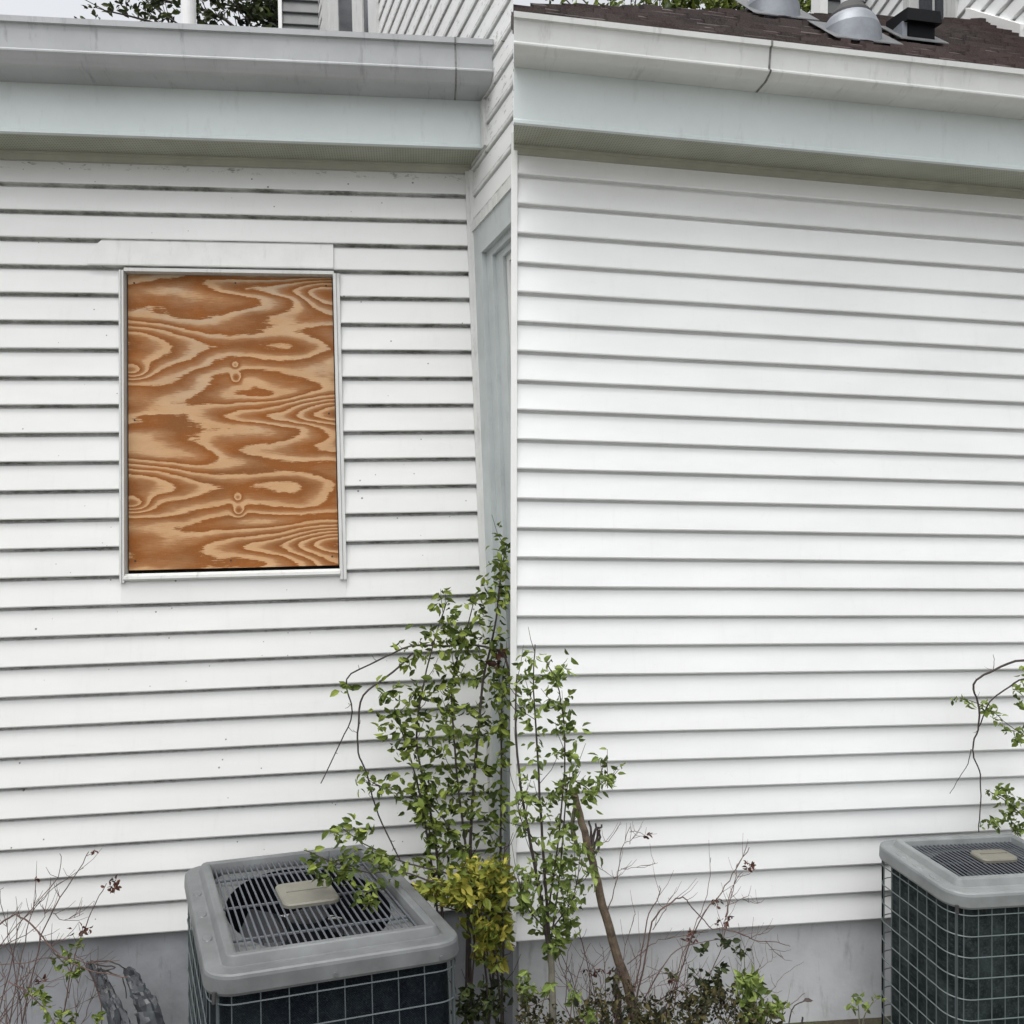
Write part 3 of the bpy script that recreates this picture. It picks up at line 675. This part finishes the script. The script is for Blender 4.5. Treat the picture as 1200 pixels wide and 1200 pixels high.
    k_ = MB(F); k_.loops([rr(w_, d_, rad, -hgt), rr(w_, d_, rad, -hgt + .04), rr(w_, d_, rad, -hgt + .04, .04)], True, True); k_.build('base_pan', 'ac_black', ac)
    for bx_ in (-.02, .30):
        k_ = MB(F); k_.smooth = True; fy = d_ / 2 + .001
        k_.tube([(bx_, fy, -.040), (bx_, fy + .006, -.040)], .0065, sides=10); k_.build('screw', 'flashing_metal', lo)
    for (x0, y0, tag_) in ((-w_ / 2 + .022, d_ / 2 - .016, 0),):
        k_ = MB(F); k_.tube([(x0, y0, -.045), (x0 - .002, y0 + .004, -.075)], .006, sides=8); k_.build('clip', 'rubber', lo)
    return ac
acL = ACF(L, 1.3612, .2001, .3505, .7571, 1.022, -.164, .1647)
condenser(acL, L.world((1.36, -.45, .7)), 'grey square condenser unit under the boarded-up wall, seen from above with its fan grille', .82, .092, .080, (.19, .215, 0, 0), 26)
acR = ACF(R, 1.8924, .201, .4423, .6917, .519, .0036, .011)
condenser(acR, R.world((1.89, -.45, .45)), 'condenser unit against the clean wall at the right edge, green-grey wire cage', .92, .079, .056, (.165, .10, .035, -.005), 25, coil='coil_dusty', wire='ac_wire_pale', paint='ac_paint_pale')
#PLANTS
# ---------------------------------------------------------------- plants
def smooth(P, k=4, jit=.0):
    P = [np.array(p, float) for p in P]; out = []
    for i in range(len(P) - 1):
        a = P[max(i - 1, 0)]; b = P[i]; c = P[i + 1]; d = P[min(i + 2, len(P) - 1)]
        for j in range(k):
            t_ = j / k; q = .5 * (2 * b + (c - a) * t_ + (2 * a - 5 * b + 4 * c - d) * t_ ** 2 + (3 * b - a - 3 * c + d) * t_ ** 3)
            out.append(q + np.array([rng.uniform(-jit, jit) for _ in range(len(q))]) * (0 if i + j == 0 else 1))
    out.append(P[-1]); return out
def cane(F, mb, pix, n0, n1, r0, r1, jit=.0015, sides=6):
    """pix: points on the photo's plane at depth n0..n1 out from the wall; real radius in metres"""
    k = len(pix); pts = [F.at(x, y, n0 + (n1 - n0) * i / max(k - 1, 1)) for i, (x, y) in enumerate(pix)]
    pts = smooth(pts, 4, jit); mb.tube(pts, r0, r1, sides=sides); return pts
def twigs(mb, pts, n, ln, r, thorn=True):
    T = []
    for _ in range(n):
        i = rng.randrange(1, len(pts) - 1); p = Vector(pts[i]); d = (Vector(pts[i + 1]) - Vector(pts[i - 1])).normalized()
        s_ = Vector((rng.uniform(-1, 1), rng.uniform(-.2, 1), rng.uniform(-.8, .8))).normalized(); l_ = ln * rng.uniform(.4, 1.2)
        q1 = p + (d * .5 + s_ * .8) * l_ * .5; q2 = q1 + (d * .4 + s_ * .5 + Vector((0, .35, 0))) * l_ * .5
        mb.tube([p, q1, q2], r, r * .5, sides=4); T.append([p, q1, q2])
    return T
def leaves_on(mb, pts, n, size, spread=.03, droop=.3, from_=0.0):
    for _ in range(n):
        i = rng.randrange(int(len(pts) * from_), len(pts)); p = Vector(pts[i]) + Vector((rng.gauss(0, spread), rng.gauss(0, spread * .8), rng.gauss(0, spread)))
        for k in range(rng.choice((1, 2, 3, 3))):
            d = Vector((rng.uniform(-1, 1), rng.uniform(-.9, .6) - droop * .3, rng.uniform(-.6, 1)))
            mb.leaf(p + d * size * .25, d, size * 1.12 * rng.uniform(.65, 1.25), rng.uniform(.42, .62))
def cloud(F, mb, x, y, rx, ry, n0, n1, cnt, size, dens=1.0):
    """leaf clusters inside an ellipsoid round the point seen at (x, y)"""
    for _ in range(cnt):
        a = rng.uniform(0, 6.283); r = rng.random() ** .6
        n = rng.uniform(n0, n1); p = Vector(F.at(x + math.cos(a) * rx * r, y + math.sin(a) * ry * r, n))
        for k in range(rng.choice((1, 2, 3))):
            d = Vector((rng.uniform(-1, 1), rng.uniform(-.9, .6), rng.uniform(-.5, 1)))
            mb.leaf(p, d, size * rng.uniform(.6, 1.2), rng.uniform(.45, .65))

# shrub in the corner of the dirty wall
b0 = L.world((2.0, -.55, .45)); sh = thing('corner_shrub', 'tall leafy shrub with an arching dark cane in the corner behind the condenser', 'shrub', b0)
st = MB(L); lf = MB(L)
canes = [([(527, 1230), (522, 1120), (512, 1000), (500, 930), (488, 865), (497, 800), (512, 740), (524, 705)], .42, .30, .007, .002, 50),
         ([(520, 1230), (515, 1100), (498, 960), (478, 880), (462, 830)], .45, .32, .006, .002, 36),
         ([(552, 1230), (550, 1040), (555, 920), (566, 800), (580, 735), (588, 665), (594, 640)], .36, .30, .008, .0025, 70),
         ([(545, 1230), (548, 1030), (540, 950), (533, 880), (530, 800), (545, 745), (556, 700)], .40, .30, .006, .002, 50),
         ([(570, 1230), (585, 1050), (587, 950), (588, 850), (590, 780)], .34, .26, .006, .003, 50),
         ([(585, 1230), (560, 1050), (520, 960), (480, 930), (440, 920)], .46, .38, .004, .0015, 26)]
for px_, n0, n1, r0, r1, nl in canes:
    P = cane(L, st, px_, n0, n1, r0, r1); T = twigs(st, P[4:], 9, .14, .0018)
    leaves_on(lf, P[8:], nl, .036, .045, from_=.1)
    for q in T: leaves_on(lf, q, 4, .036, .018)
P = cane(L, st, [(597, 800), (594, 776), (583, 762), (552, 756), (520, 757), (482, 757), (442, 775), (406, 796), (413, 835), (399, 870), (376, 918)], .36, .20, .0055, .0022)
twigs(st, P[4:], 8, .06, .0014); leaves_on(lf, P[10:24], 22, .034, .03)
P = cane(L, st, [(484, 765), (460, 788), (426, 815), (420, 850), (420, 882), (429, 905), (440, 945), (457, 985), (470, 1010)], .28, .34, .0045, .0025)
twigs(st, P, 7, .07, .0014)
P = cane(L, st, [(590, 1050), (560, 1040), (520, 1022), (478, 1012), (450, 1000), (420, 985), (396, 966)], .50, .50, .004, .0015); leaves_on(lf, P, 60, .038, .035)
P = cane(L, st, [(592, 1075), (560, 1055), (510, 1035), (470, 1022), (430, 1022), (395, 1012), (356, 996)], .62, .80, .004, .0015); twigs(st, P[6:], 8, .08, .0014)
for x, y, rx, ry, c in ((362, 1003, 14, 10, 8), (378, 1020, 14, 12, 14), (405, 1025, 18, 12, 18), (427, 1043, 16, 14, 16), (432, 1058, 10, 8, 6), (455, 1020, 22, 14, 16), (392, 975, 12, 9, 8), (420, 970, 14, 12, 12), (405, 1008, 10, 8, 6)):
    cloud(L, lf, x, y, rx, ry, .72, .84, c, .036)
for x, y, rx, ry, c in ((480, 772, 18, 12, 16), (520, 745, 20, 12, 20), (405, 805, 12, 8, 7), (455, 808, 20, 12, 14), (458, 855, 22, 18, 14), (500, 820, 40, 24, 40), (545, 850, 34, 28, 50), (500, 870, 30, 20, 26), (590, 700, 10, 60, 34), (570, 700, 16, 26, 20), (560, 735, 20, 15, 14), (590, 850, 12, 60, 40), (580, 930, 18, 60, 46), (545, 920, 26, 40, 44), (530, 980, 36, 26, 36), (495, 930, 16, 20, 12), (505, 965, 16, 12, 12), (590, 800, 10, 16, 12)):
    cloud(L, lf, x, y, rx, ry, .22, .46, int(c * .95), .043)
st.build('stems', 'bark_dark', sh); lf.build('leaves', 'leaf_green', sh, recalc=False)
rd = MB(L); cloud(L, rd, 583, 770, 8, 14, .30, .36, 7, .05); cloud(L, rd, 425, 865, 4, 4, .25, .3, 0, .02)
rd.build('dead_leaves', 'leaf_brown', sh, recalc=False)
# yellow-green bush next to the condenser
yb = thing('yellow_bush', 'yellow-green bush at the right side of the condenser under the corner shrub', 'bush', L.world((2.05, -.55, .75)))
st = MB(L); lf = MB(L)
for px_ in ([(575, 1260), (570, 1150), (560, 1060), (545, 1010)], [(585, 1260), (590, 1120), (588, 1040), (592, 990)], [(565, 1260), (552, 1180), (556, 1100), (535, 1040)], [(592, 1230), (580, 1120), (570, 1080), (510, 1060)]):
    P = cane(L, st, px_, .62, .66, .005, .002); twigs(st, P, 8, .12, .0016)
for x, y, rx, ry, c in ((585, 1060, 26, 50, 190), (555, 1035, 40, 30, 150), (575, 1105, 24, 30, 80), (525, 1042, 30, 18, 60), (500, 1040, 26, 14, 20), (590, 1010, 14, 16, 24), (545, 1070, 16, 18, 14)):
    cloud(L, lf, x, y, rx, ry, .52, .74, c, .042)
st.build('stems', 'bark_dark', yb); lf.build('leaves', 'leaf_yellow', yb, recalc=False)
# low growth in the dark corner
gb = MB(L)
for x in range(540, 620, 6): cloud(L, gb, x, 1175, 8, 28, .55, .8, 10, .04)
tag(gb.build('ground_cover', 'leaf_dark', kind='stuff', recalc=False), 'dark low weeds in the corner right of the condenser', 'weeds')

# bare rose by the left edge
rs = thing('bare_rose', 'tangle of bare reddish canes with few leaves left of the wrapped bundle', 'shrub', L.world((.1, -.55, .35)))
st = MB(L); lf = MB(L); dk = MB(L)
BL_ = [([(20, 1230), (35, 1150), (55, 1080), (85, 1030), (104, 998)], .35, .2, 2.6), ([(-10, 1120), (15, 1090), (45, 1060), (70, 1035), (98, 1017)], .3, .2, 1.6),
       ([(-20, 1095), (5, 1078), (20, 1072), (38, 1085), (60, 1110), (85, 1128), (115, 1140), (150, 1145)], .35, .45, 3.0), ([(5, 1240), (20, 1150), (32, 1090), (40, 1060), (42, 1030)], .35, .25, 2.0),
       ([(60, 1240), (75, 1180), (85, 1130), (100, 1085), (113, 1055), (125, 1035)], .4, .3, 2.4), ([(-5, 1200), (15, 1120), (25, 1080), (68, 1028), (70, 1000)], .3, .25, 2.0),
       ([(30, 1230), (22, 1160), (10, 1100), (0, 1050), (4, 1040)], .3, .25, 1.6), ([(-10, 1130), (30, 1128), (60, 1122), (110, 1128), (140, 1125)], .3, .4, 1.6),
       ([(10, 1150), (40, 1170), (70, 1205)], .4, .45, 2.2), ([(80, 1170), (83, 1140), (60, 1115)], .4, .35, 1.5), ([(62, 1070), (75, 1078), (98, 1070)], .3, .25, 1.2), ([(0, 1112), (30, 1095), (52, 1075), (50, 1060)], .3, .3, 1.5), ([(-10, 1210), (50, 1120), (85, 1095)], .3, .3, 1.5),
       ([(110, 1240), (120, 1190), (105, 1140), (88, 1118)], .4, .4, 1.8), ([(0, 1170), (35, 1140), (60, 1150), (110, 1125)], .4, .4, 1.4)]
for _ in range(12):
    x = rng.uniform(-10, 95); y = 1215; q = [(x, y)]; a = rng.uniform(-.6, .7)
    for k in range(4):
        x += math.sin(a) * 26; y -= abs(math.cos(a)) * 28; a += rng.uniform(-.4, .5); q.append((x, y))
    BL_.append((q[:rng.choice((4, 5))], .35, .25, rng.uniform(.9, 1.8)))
for px_, n0, n1, r in BL_:
    P = cane(L, st, px_, n0, n1, r * .0012, r * .0006, .004); twigs(st, P, 6, .09, .0012)
for x, y, rx, ry, c in ((132, 1036, 10, 9, 16), (95, 1090, 12, 5, 9), (108, 997, 5, 3, 4), (42, 1031, 3, 3, 2), (50, 1148, 6, 5, 4)): cloud(L, dk, x, y, rx, ry, .26, .32, c, .024)
for x, y, rx, ry, c in ((75, 1128, 14, 14, 18), (92, 1135, 12, 10, 10), (45, 1170, 16, 18, 22), (70, 1190, 20, 14, 22), (90, 1108, 8, 8, 5), (115, 1195, 5, 10, 6)): cloud(L, lf, x, y, rx, ry, .3, .5, c, .030)
st.build('canes', 'twig_red', rs); lf.build('leaves', 'leaf_green', rs, recalc=False); dk.build('dead_leaves', 'leaf_brown', rs, recalc=False)
# grey plastic-wrapped bundle leaning on the foundation
pb = thing('wrapped_bundle', 'two leaning poles wrapped in crumpled grey plastic beside the condenser', 'bundle', L.world((.5, -.55, .3)))
def sleeve(px_, n0, n1, w0, w1, sd_):
    mb = MB(L); mb.smooth = True; k = len(px_); P = smooth([L.at(x, y, n0 + (n1 - n0) * i / (k - 1)) for i, (x, y) in enumerate(px_)], 7)
    r2 = random.Random(sd_); rows = []
    for i, p in enumerate(P):
        wd = (w0 + (w1 - w0) * i / (len(P) - 1)); wd *= .55 if i == 0 else 1; rows.append([(p[0] + math.cos(a) * wd * (1 + r2.uniform(-.2, .2)), p[1] + r2.uniform(-.01, .01), p[2] + math.sin(a) * wd * .7 * (1 + r2.uniform(-.3, .3))) for a in [2 * math.pi * j / 14 for j in range(14)]])
    mb.loops(rows, True, True); return mb
sleeve([(104, 1128), (118, 1155), (132, 1190), (146, 1250)], .10, .34, .014, .028, 1).build('pole_sleeve', 'plastic', pb)
sleeve([(116, 1136), (131, 1165), (150, 1205), (166, 1250)], .12, .36, .012, .026, 5).build('pole_sleeve', 'plastic', pb)
sleeve([(150, 1136), (160, 1155), (172, 1180), (185, 1225), (192, 1250)], .10, .30, .020, .066, 3).build('bag', 'plastic', pb, label='wider crumpled clear-grey bag on the right pole')
st = MB(L)
for q in ([(104, 1130), (122, 1126), (140, 1130), (150, 1138)], [(118, 1135), (130, 1140), (143, 1146), (148, 1170)], [(112, 1130), (135, 1133), (120, 1138)]): cane(L, st, q, .14, .14, .003, .002, .003)
st.build('tie_cord', 'bark_dark', pb)

# ---- clean wall: sapling, dead trunk, bare canes, bushes
sp = thing('sapling', 'slim sapling with fresh green leaves at the left corner of the clean wall', 'young tree', R.world((.2, -.6, .55)))
st = MB(R); tk = MB(R); lf = MB(R)
cane(R, tk, [(650, 1235), (648, 1200), (647, 1150), (645, 1112)], .45, .42, .017, .012, .002, 10)
SP_ = [([(645, 1115), (640, 1050), (634, 960), (630, 880), (625, 810), (627, 755)], .42, .35, .007, .002, 55), ([(644, 1120), (635, 1060), (622, 990), (610, 920), (604, 850), (606, 790)], .42, .36, .008, .003, 50),
       ([(646, 1100), (655, 1030), (662, 950), (668, 915), (690, 925)], .42, .36, .004, .002, 34), ([(642, 1070), (655, 980), (662, 880), (655, 810), (640, 775)], .42, .36, .004, .002, 46),
       ([(690, 925), (702, 920), (714, 910)], .36, .34, .002, .0015, 3), ([(646, 1090), (672, 1050), (680, 1000)], .42, .45, .003, .0015, 26), ([(630, 990), (610, 960), (607, 930)], .42, .45, .003, .0015, 10), ([(640, 1090), (616, 1060), (608, 1030)], .42, .45, .003, .0015, 16)]
for px_, n0, n1, r0, r1, nl in SP_:
    P = cane(R, st, px_, n0, n1, r0, r1); T = twigs(st, P[2:], 8, .12, .0016); leaves_on(lf, P[3:], nl, .034, .032)
    for q in T: leaves_on(lf, q, 2, .034, .014)
for x, y, rx, ry, c in ((655, 790, 8, 10, 8), (648, 825, 14, 12, 12), (660, 845, 10, 14, 12), (615, 830, 14, 16, 14), (712, 912, 8, 7, 8), (620, 800, 10, 10, 6), (655, 930, 18, 14, 18), (662, 1030, 16, 26, 34), (615, 1045, 14, 24, 22), (650, 1090, 26, 20, 50), (648, 1112, 12, 12, 22), (668, 1065, 14, 16, 18), (690, 925, 14, 6, 8)): cloud(R, lf, x, y, rx, ry, .3, .46, c, .034)
tk.build('trunk', 'bark_grey', sp); st.build('stems', 'bark_dark', sp); lf.build('leaves', 'leaf_fresh', sp, recalc=False)
# leaning dead trunk
dt = thing('dead_trunk', 'brown dead trunk leaning left against the clean wall, with a frayed broken stub', 'dead trunk', R.world((.62, -.6, .35)))
mb = MB(R); mb.smooth = True; P = cane(R, mb, [(748, 1210), (738, 1165), (722, 1115), (706, 1060), (694, 1010), (682, 965), (673, 930)], .36, .14, .022, .014, .003, 10); mb.build('trunk', 'bark_brown', dt)
mb = MB(R); cane(R, mb, [(672, 985), (671, 960), (676, 935), (668, 925)], .15, .14, .010, .008, .002, 8); cane(R, mb, [(678, 1000), (672, 975), (670, 962)], .16, .15, .010, .006, .002); mb.build('mossy_side_stem', 'bark_green', dt)
mb = MB(R)
for q in ([(688, 1000), (692, 980), (690, 962)], [(692, 1000), (700, 985), (698, 965)], [(690, 998), (697, 975), (705, 966)], [(694, 1002), (702, 990), (703, 972)], [(689, 1000), (685, 980), (686, 966)]): cane(R, mb, q, .15, .12, .008, .004, .006, 5)
mb.build('frayed_stub', 'bark_dark', dt)
mb = MB(R); cane(R, mb, [(727, 1230), (724, 1180), (721, 1150), (724, 1134)], .34, .33, .020, .007, .006, 7); mb.build('broken_stump', 'bark_dark', dt)
# bare rose canes in the middle
rs = thing('bare_rose', 'tangle of bare brown rose canes between the dead trunk and the low green bush', 'shrub', R.world((1.0, -.6, .4)))
st = MB(R); dk = MB(R); lf = MB(R)
BR_ = [([(735, 1200), (750, 1130), (758, 1080), (772, 1050), (773, 1038)], 2.6), ([(742, 1195), (757, 1120), (765, 1080), (785, 1060), (800, 1052), (815, 1068), (835, 1088), (852, 1085)], 3.0), ([(765, 1090), (780, 1065), (783, 1052)], 1.6),
       ([(780, 1200), (800, 1130), (820, 1080), (845, 1045), (862, 1018), (878, 993)], 2.6), ([(775, 1200), (790, 1150), (812, 1090), (828, 1050), (833, 1005)], 1.8), ([(850, 1075), (857, 1040), (870, 1022)], 1.8), ([(848, 1100), (852, 1070), (861, 1035), (864, 1012)], 1.8),
       ([(712, 1070), (722, 1030), (729, 995), (739, 968)], 1.8), ([(728, 1018), (745, 1017), (771, 1011)], 1.0), ([(705, 990), (716, 982), (728, 965)], 1.2), ([(733, 988), (745, 982), (770, 977)], 1.0), ([(738, 975), (750, 975), (757, 982)], 1.2), ([(697, 1012), (712, 1024), (722, 1030)], 1.0),
       ([(720, 1200), (730, 1120), (740, 1085), (744, 1068)], 1.4), ([(745, 1190), (775, 1135), (800, 1110), (850, 1100)], 2.2), ([(735, 1130), (760, 1110), (778, 1100), (830, 1092)], 1.6), ([(760, 1180), (800, 1155), (830, 1162), (850, 1170)], 1.6),
       ([(848, 1088), (870, 1095), (885, 1102), (910, 1103), (926, 1109)], 2.0), ([(878, 1100), (895, 1092), (905, 1087)], 1.2), ([(897, 1103), (908, 1115), (918, 1123)], 1.2), ([(855, 1160), (880, 1160), (884, 1130), (880, 1108)], 1.4), ([(885, 1140), (900, 1128), (910, 1120)], 1.0),
       ([(870, 1053), (880, 1058), (890, 1057)], 1.2), ([(850, 1062), (870, 1053), (880, 1050)], 1.0), ([(790, 1190), (795, 1150), (800, 1120), (810, 1100)], 1.4), ([(750, 1200), (790, 1180), (850, 1120)], 1.4), ([(815, 1200), (830, 1150), (845, 1110), (848, 1080)], 2.0),
       ([(685, 1200), (692, 1150), (683, 1110), (678, 1085)], 2.2), ([(700, 1195), (692, 1140), (680, 1098)], 1.8), ([(668, 1195), (678, 1140), (692, 1105)], 1.8), ([(607, 1186), (625, 1176), (650, 1170)], 1.8), ([(655, 1115), (672, 1150), (680, 1190)], 1.5), ([(710, 1190), (708, 1130), (706, 1110)], 1.5), ([(735, 1160), (760, 1145), (790, 1138)], 1.2)]
for _ in range(34):
    x = rng.uniform(672, 880); y = 1205; q = [(x, y)]; a = rng.uniform(-.7, .9)
    for k in range(4):
        x += math.sin(a) * 26; y -= abs(math.cos(a)) * 27; a += rng.uniform(-.5, .6); q.append((x, y))
    BR_.append((q[:rng.choice((4, 5))], rng.uniform(.9, 1.9)))
for px_, r in BR_:
    n_ = rng.uniform(.22, .42); P = cane(R, st, px_, n_ + .05, n_ - .04, r * .00125, r * .0006, .004, 5); twigs(st, P, 4, .10, .0011)
for x, y, rx, ry, c in ((877, 1013, 6, 5, 10), (838, 1058, 7, 6, 9), (854, 1076, 6, 4, 7), (845, 1082, 6, 4, 6), (757, 980, 4, 3, 4), (808, 1098, 8, 7, 9), (785, 1145, 6, 5, 8), (710, 1140, 14, 7, 12), (690, 1140, 8, 6, 6)): cloud(R, dk, x, y, rx, ry, .22, .32, c, .022)
for x, y, rx, ry, c in ((823, 1115, 7, 5, 7), (850, 1105, 9, 7, 12), (868, 1112, 10, 5, 8), (848, 1132, 8, 6, 5), (812, 1136, 8, 6, 6), (830, 1150, 14, 14, 26), (825, 1165, 12, 12, 22), (786, 1142, 5, 4, 3)): cloud(R, lf, x, y, rx, ry, .3, .4, c, .032)
st.build('canes', 'twig_red', rs); lf.build('leaves', 'leaf_dark', rs, recalc=False); dk.build('dead_leaves', 'leaf_brown', rs, recalc=False)
# low bushes and seedlings along the foundation
def bush(F, label, base, spots, stems, mat, size, n=(.3, .55), nm='low_bush', cat='bush'):
    t_ = thing(nm, label, cat, base); a = MB(F); b = MB(F)
    for q in stems: P = cane(F, a, q, n[1], n[0], .0035, .0015); twigs(a, P, 3, .05, .0012)
    for x, y, rx, ry, c in spots: cloud(F, b, x, y, rx, ry, n[0], n[1], c, size)
    a.build('stems', 'bark_green', t_); b.build('leaves', mat, t_, recalc=False)
bush(R, 'upright green bush against the pale foundation, left of bare concrete', R.world((1.35, -.6, .5)), ((875, 1160, 11, 24, 50), (885, 1150, 6, 8, 8), (905, 1180, 12, 8, 22), (915, 1178, 8, 7, 10), (868, 1150, 7, 10, 12), (885, 1190, 14, 12, 34), (888, 1165, 6, 6, 6)),
     ([(880, 1230), (875, 1170), (872, 1120)], [(885, 1230), (884, 1170), (887, 1140)], [(890, 1230), (900, 1190), (912, 1172)]), 'leaf_fresh', .040)
bush(R, 'small lime-green sprouts rising from the dark undergrowth beneath the dead trunk', R.world((.45, -.6, .6)), ((672, 1168, 5, 14, 12), (690, 1188, 12, 8, 18)), ([(680, 1230), (673, 1190), (672, 1160)], [(680, 1230), (686, 1200), (690, 1185)]), 'leaf_fresh', .030, (.55, .64))
bush(R, 'tiny seedling with four leaves beside the clean wall condenser', R.world((1.72, -.6, .5)), ((1005, 1170, 7, 4, 7), (998, 1180, 5, 6, 5), (1013, 1180, 5, 8, 5), (1026, 1171, 7, 4, 5)), ([(1007, 1230), (1007, 1195), (1005, 1172)], [(1010, 1230), (1012, 1195), (1024, 1172)]), 'leaf_fresh', .030, (.40, .46), 'seedling', 'seedling')
bush(R, 'bright green clump at the foot of the sapling by the white corner', R.world((.05, -.6, .6)), ((615, 1150, 12, 9, 16), (612, 1165, 12, 8, 12), (640, 1158, 8, 6, 8), (603, 1145, 6, 8, 6)), ([(620, 1230), (618, 1180), (612, 1150)], [(620, 1230), (632, 1190), (640, 1160)]), 'leaf_fresh', .034, (.5, .62))
st = MB(R); cane(R, st, [(918, 1235), (926, 1190), (934, 1177), (946, 1173)], .4, .4, .003, .002); st.leaf(R.at(941, 1173, .4), (1, 0, 0), .045, .5, .1); cane(R, st, [(938, 1230), (940, 1200), (941, 1192)], .4, .4, .004, .004)
tag(st.build('dry_stalk', 'bark_dark', recalc=False), 'single dry seed stalk standing before the bare pale foundation', 'dry stalk')
lt = MB(R)
for x in range(606, 915, 5):
    hgt_ = 1172 + 14 * math.sin(x * .05) - (10 if 690 < x < 850 else 0)
    hgt_ += 9 * math.sin(x * .31 + 1) + rng.uniform(-12, 14)
    cloud(R, lt, x, hgt_ + 24, 7, 26, .30, .7, 20, rng.choice((.016, .022, .030)))
for x in range(720, 860, 9): cloud(R, lt, x, 1176, 8, 20, .25, .4, 10, .018)
tag(lt.build('ground_cover', 'leaf_litter', kind='stuff', recalc=False), 'dense dark undergrowth and dead leaves along the foot of the clean wall', 'undergrowth')

# branches coming in from the right
vr = thing('rose_branch', 'arching rose cane with leaves coming in from the right behind the condenser', 'shrub', R.world((2.75, -.6, .3)))
st = MB(R); lf = MB(R)
P = cane(R, st, [(1330, 1230), (1290, 900), (1240, 790), (1200, 774), (1165, 785), (1145, 797), (1141, 808), (1147, 828), (1147, 850), (1141, 870), (1141, 888), (1149, 908), (1149, 940), (1147, 975)], .26, .16, .006, .0022, .002); twigs(st, P[14:], 7, .05, .0012)
P = cane(R, st, [(1300, 860), (1240, 800), (1202, 795), (1178, 808), (1160, 822), (1152, 840), (1146, 855)], .24, .17, .0045, .0025)
cane(R, st, [(1138, 878), (1134, 895), (1124, 912), (1113, 930)], .17, .15, .002, .0012); cane(R, st, [(1164, 786), (1165, 775), (1164, 767)], .17, .15, .0015, .001)
P = cane(R, st, [(1125, 818), (1145, 824), (1165, 835), (1180, 848), (1205, 865)], .17, .22, .0018, .0018)
for x, y, rx, ry, c in ((1119, 823, 4, 5, 2), (1137, 825, 5, 5, 3), (1130, 819, 5, 3, 3), (1150, 824, 6, 6, 6), (1160, 830, 6, 7, 7), (1168, 840, 7, 7, 8), (1178, 856, 5, 7, 4), (1192, 860, 8, 8, 10), (1194, 808, 7, 8, 8), (1192, 825, 6, 6, 5), (1197, 785, 4, 6, 3), (1195, 868, 6, 6, 6)): cloud(R, lf, x, y, rx, ry, .14, .22, c, .036)
for x, y, rx, ry, c in ((1165, 928, 12, 8, 10), (1180, 935, 18, 14, 22), (1185, 955, 20, 14, 30), (1165, 965, 12, 9, 14), (1150, 968, 4, 4, 2), (1197, 970, 12, 10, 20), (1172, 925, 10, 5, 6)): cloud(R, lf, x, y, rx, ry, .10, .18, c, .032)
P = cane(R, st, [(1330, 1230), (1260, 1040), (1210, 970), (1180, 940), (1155, 925)], .12, .14, .005, .0015)
st.build('stems', 'bark_dark', vr); lf.build('leaves', 'leaf_fresh', vr, recalc=False)

# trees behind the houses, only their lower twigs showing over the gutters
def tree(F, label, base_uvn, tips, leafspots, mat, size, n):
    b_ = F.world(base_uvn); t_ = thing('tree', label, 'tree', (b_[0], b_[1], 0)); tk = MB(F); br = MB(F); lf = MB(F)
    u0, v0, n0 = base_uvn
    tk.tube(smooth([(u0, -1.0, n0), (u0 + .05, 1.6, n0 + .03), (u0 - .04, 3.6, n0), (u0 + .12, 6.0, n0 + .1), (u0, 8.2, n0)], 3, .02), .17, .06, sides=12)
    hub = [(u0 + .08, 5.4, n0), (u0 + .1, 6.2, n0 + .1), (u0 + .05, 7.0, n0)]
    for i, q in enumerate(tips):
        h_ = hub[i % 3]; e = F.at(q[0], q[1], n + rng.uniform(-.2, .2)); m_ = [(h_[k] * .45 + e[k] * .55) for k in range(3)]; m_[1] += .55
        P = smooth([h_, m_, e], 6, .02); br.tube(P, .035, .005, sides=6)
        for T in twigs(br, P[5:], 9, .55, .006): leaves_on(lf, T, 5, size, .06)
    for i in range(60):                            # the rest of the crown, above the picture
        h_ = rng.choice(hub); d = Vector((rng.uniform(-1, 1), rng.uniform(-.05, 1), rng.uniform(-1, 1))).normalized() * rng.uniform(1.2, 2.6)
        e = Vector(h_) + d; e.y = max(e.y, 6.6); P = smooth([h_, tuple((Vector(h_) + e) / 2 + Vector((0, .2, 0))), tuple(e)], 4, .03); br.tube(P, .02, .004, sides=5); leaves_on(lf, P[3:], 26, size, .22)
    for x, y, rx, ry, c in leafspots: cloud(F, lf, x, y, rx, ry, n - .25, n + .25, c, size)
    tk.build('trunk', 'bark_brown', t_); br.build('branches', 'bark_dark', t_); lf.build('leaves', mat, t_, recalc=False)
tree(L, 'tree hanging dark sparse twigs over the roof between the vent pipe and the wing', (1.1, 0, -6.2), ((290, 4), (310, 12), (262, 10), (322, 24), (300, -6), (246, 4), (180, 8), (110, 8), (135, -4), (205, -2), (316, 2), (275, 22)),
     ((107, 8, 6, 4, 4), (113, 20, 4, 3, 3), (95, 22, 5, 4, 4), (133, 7, 5, 4, 4), (175, 8, 4, 9, 6), (184, 4, 4, 4, 4), (204, 5, 3, 5, 3), (240, 20, 5, 4, 3), (246, 26, 2, 2, 1), (290, 14, 10, 8, 13), (308, 10, 13, 9, 16), (268, 4, 3, 3, 2), (252, 1, 3, 3, 2), (320, 22, 8, 8, 9)), 'leaf_dark', .085, -5.6)
tree(R, 'green tree showing over the brown roof left of the two vents', (2.6, 0, -6.6), ((760, 4), (790, 2), (815, 3), (845, 4), (870, 6), (935, 5), (950, 8), (820, -6), (900, -8), (780, -6)),
     ((757, 3, 6, 4, 5), (790, 3, 10, 4, 8), (815, 4, 8, 4, 7), (845, 7, 10, 5, 12), (875, 6, 12, 7, 22), (935, 8, 16, 9, 26), (950, 12, 8, 8, 14)), 'leaf_green', .09, -5.8)
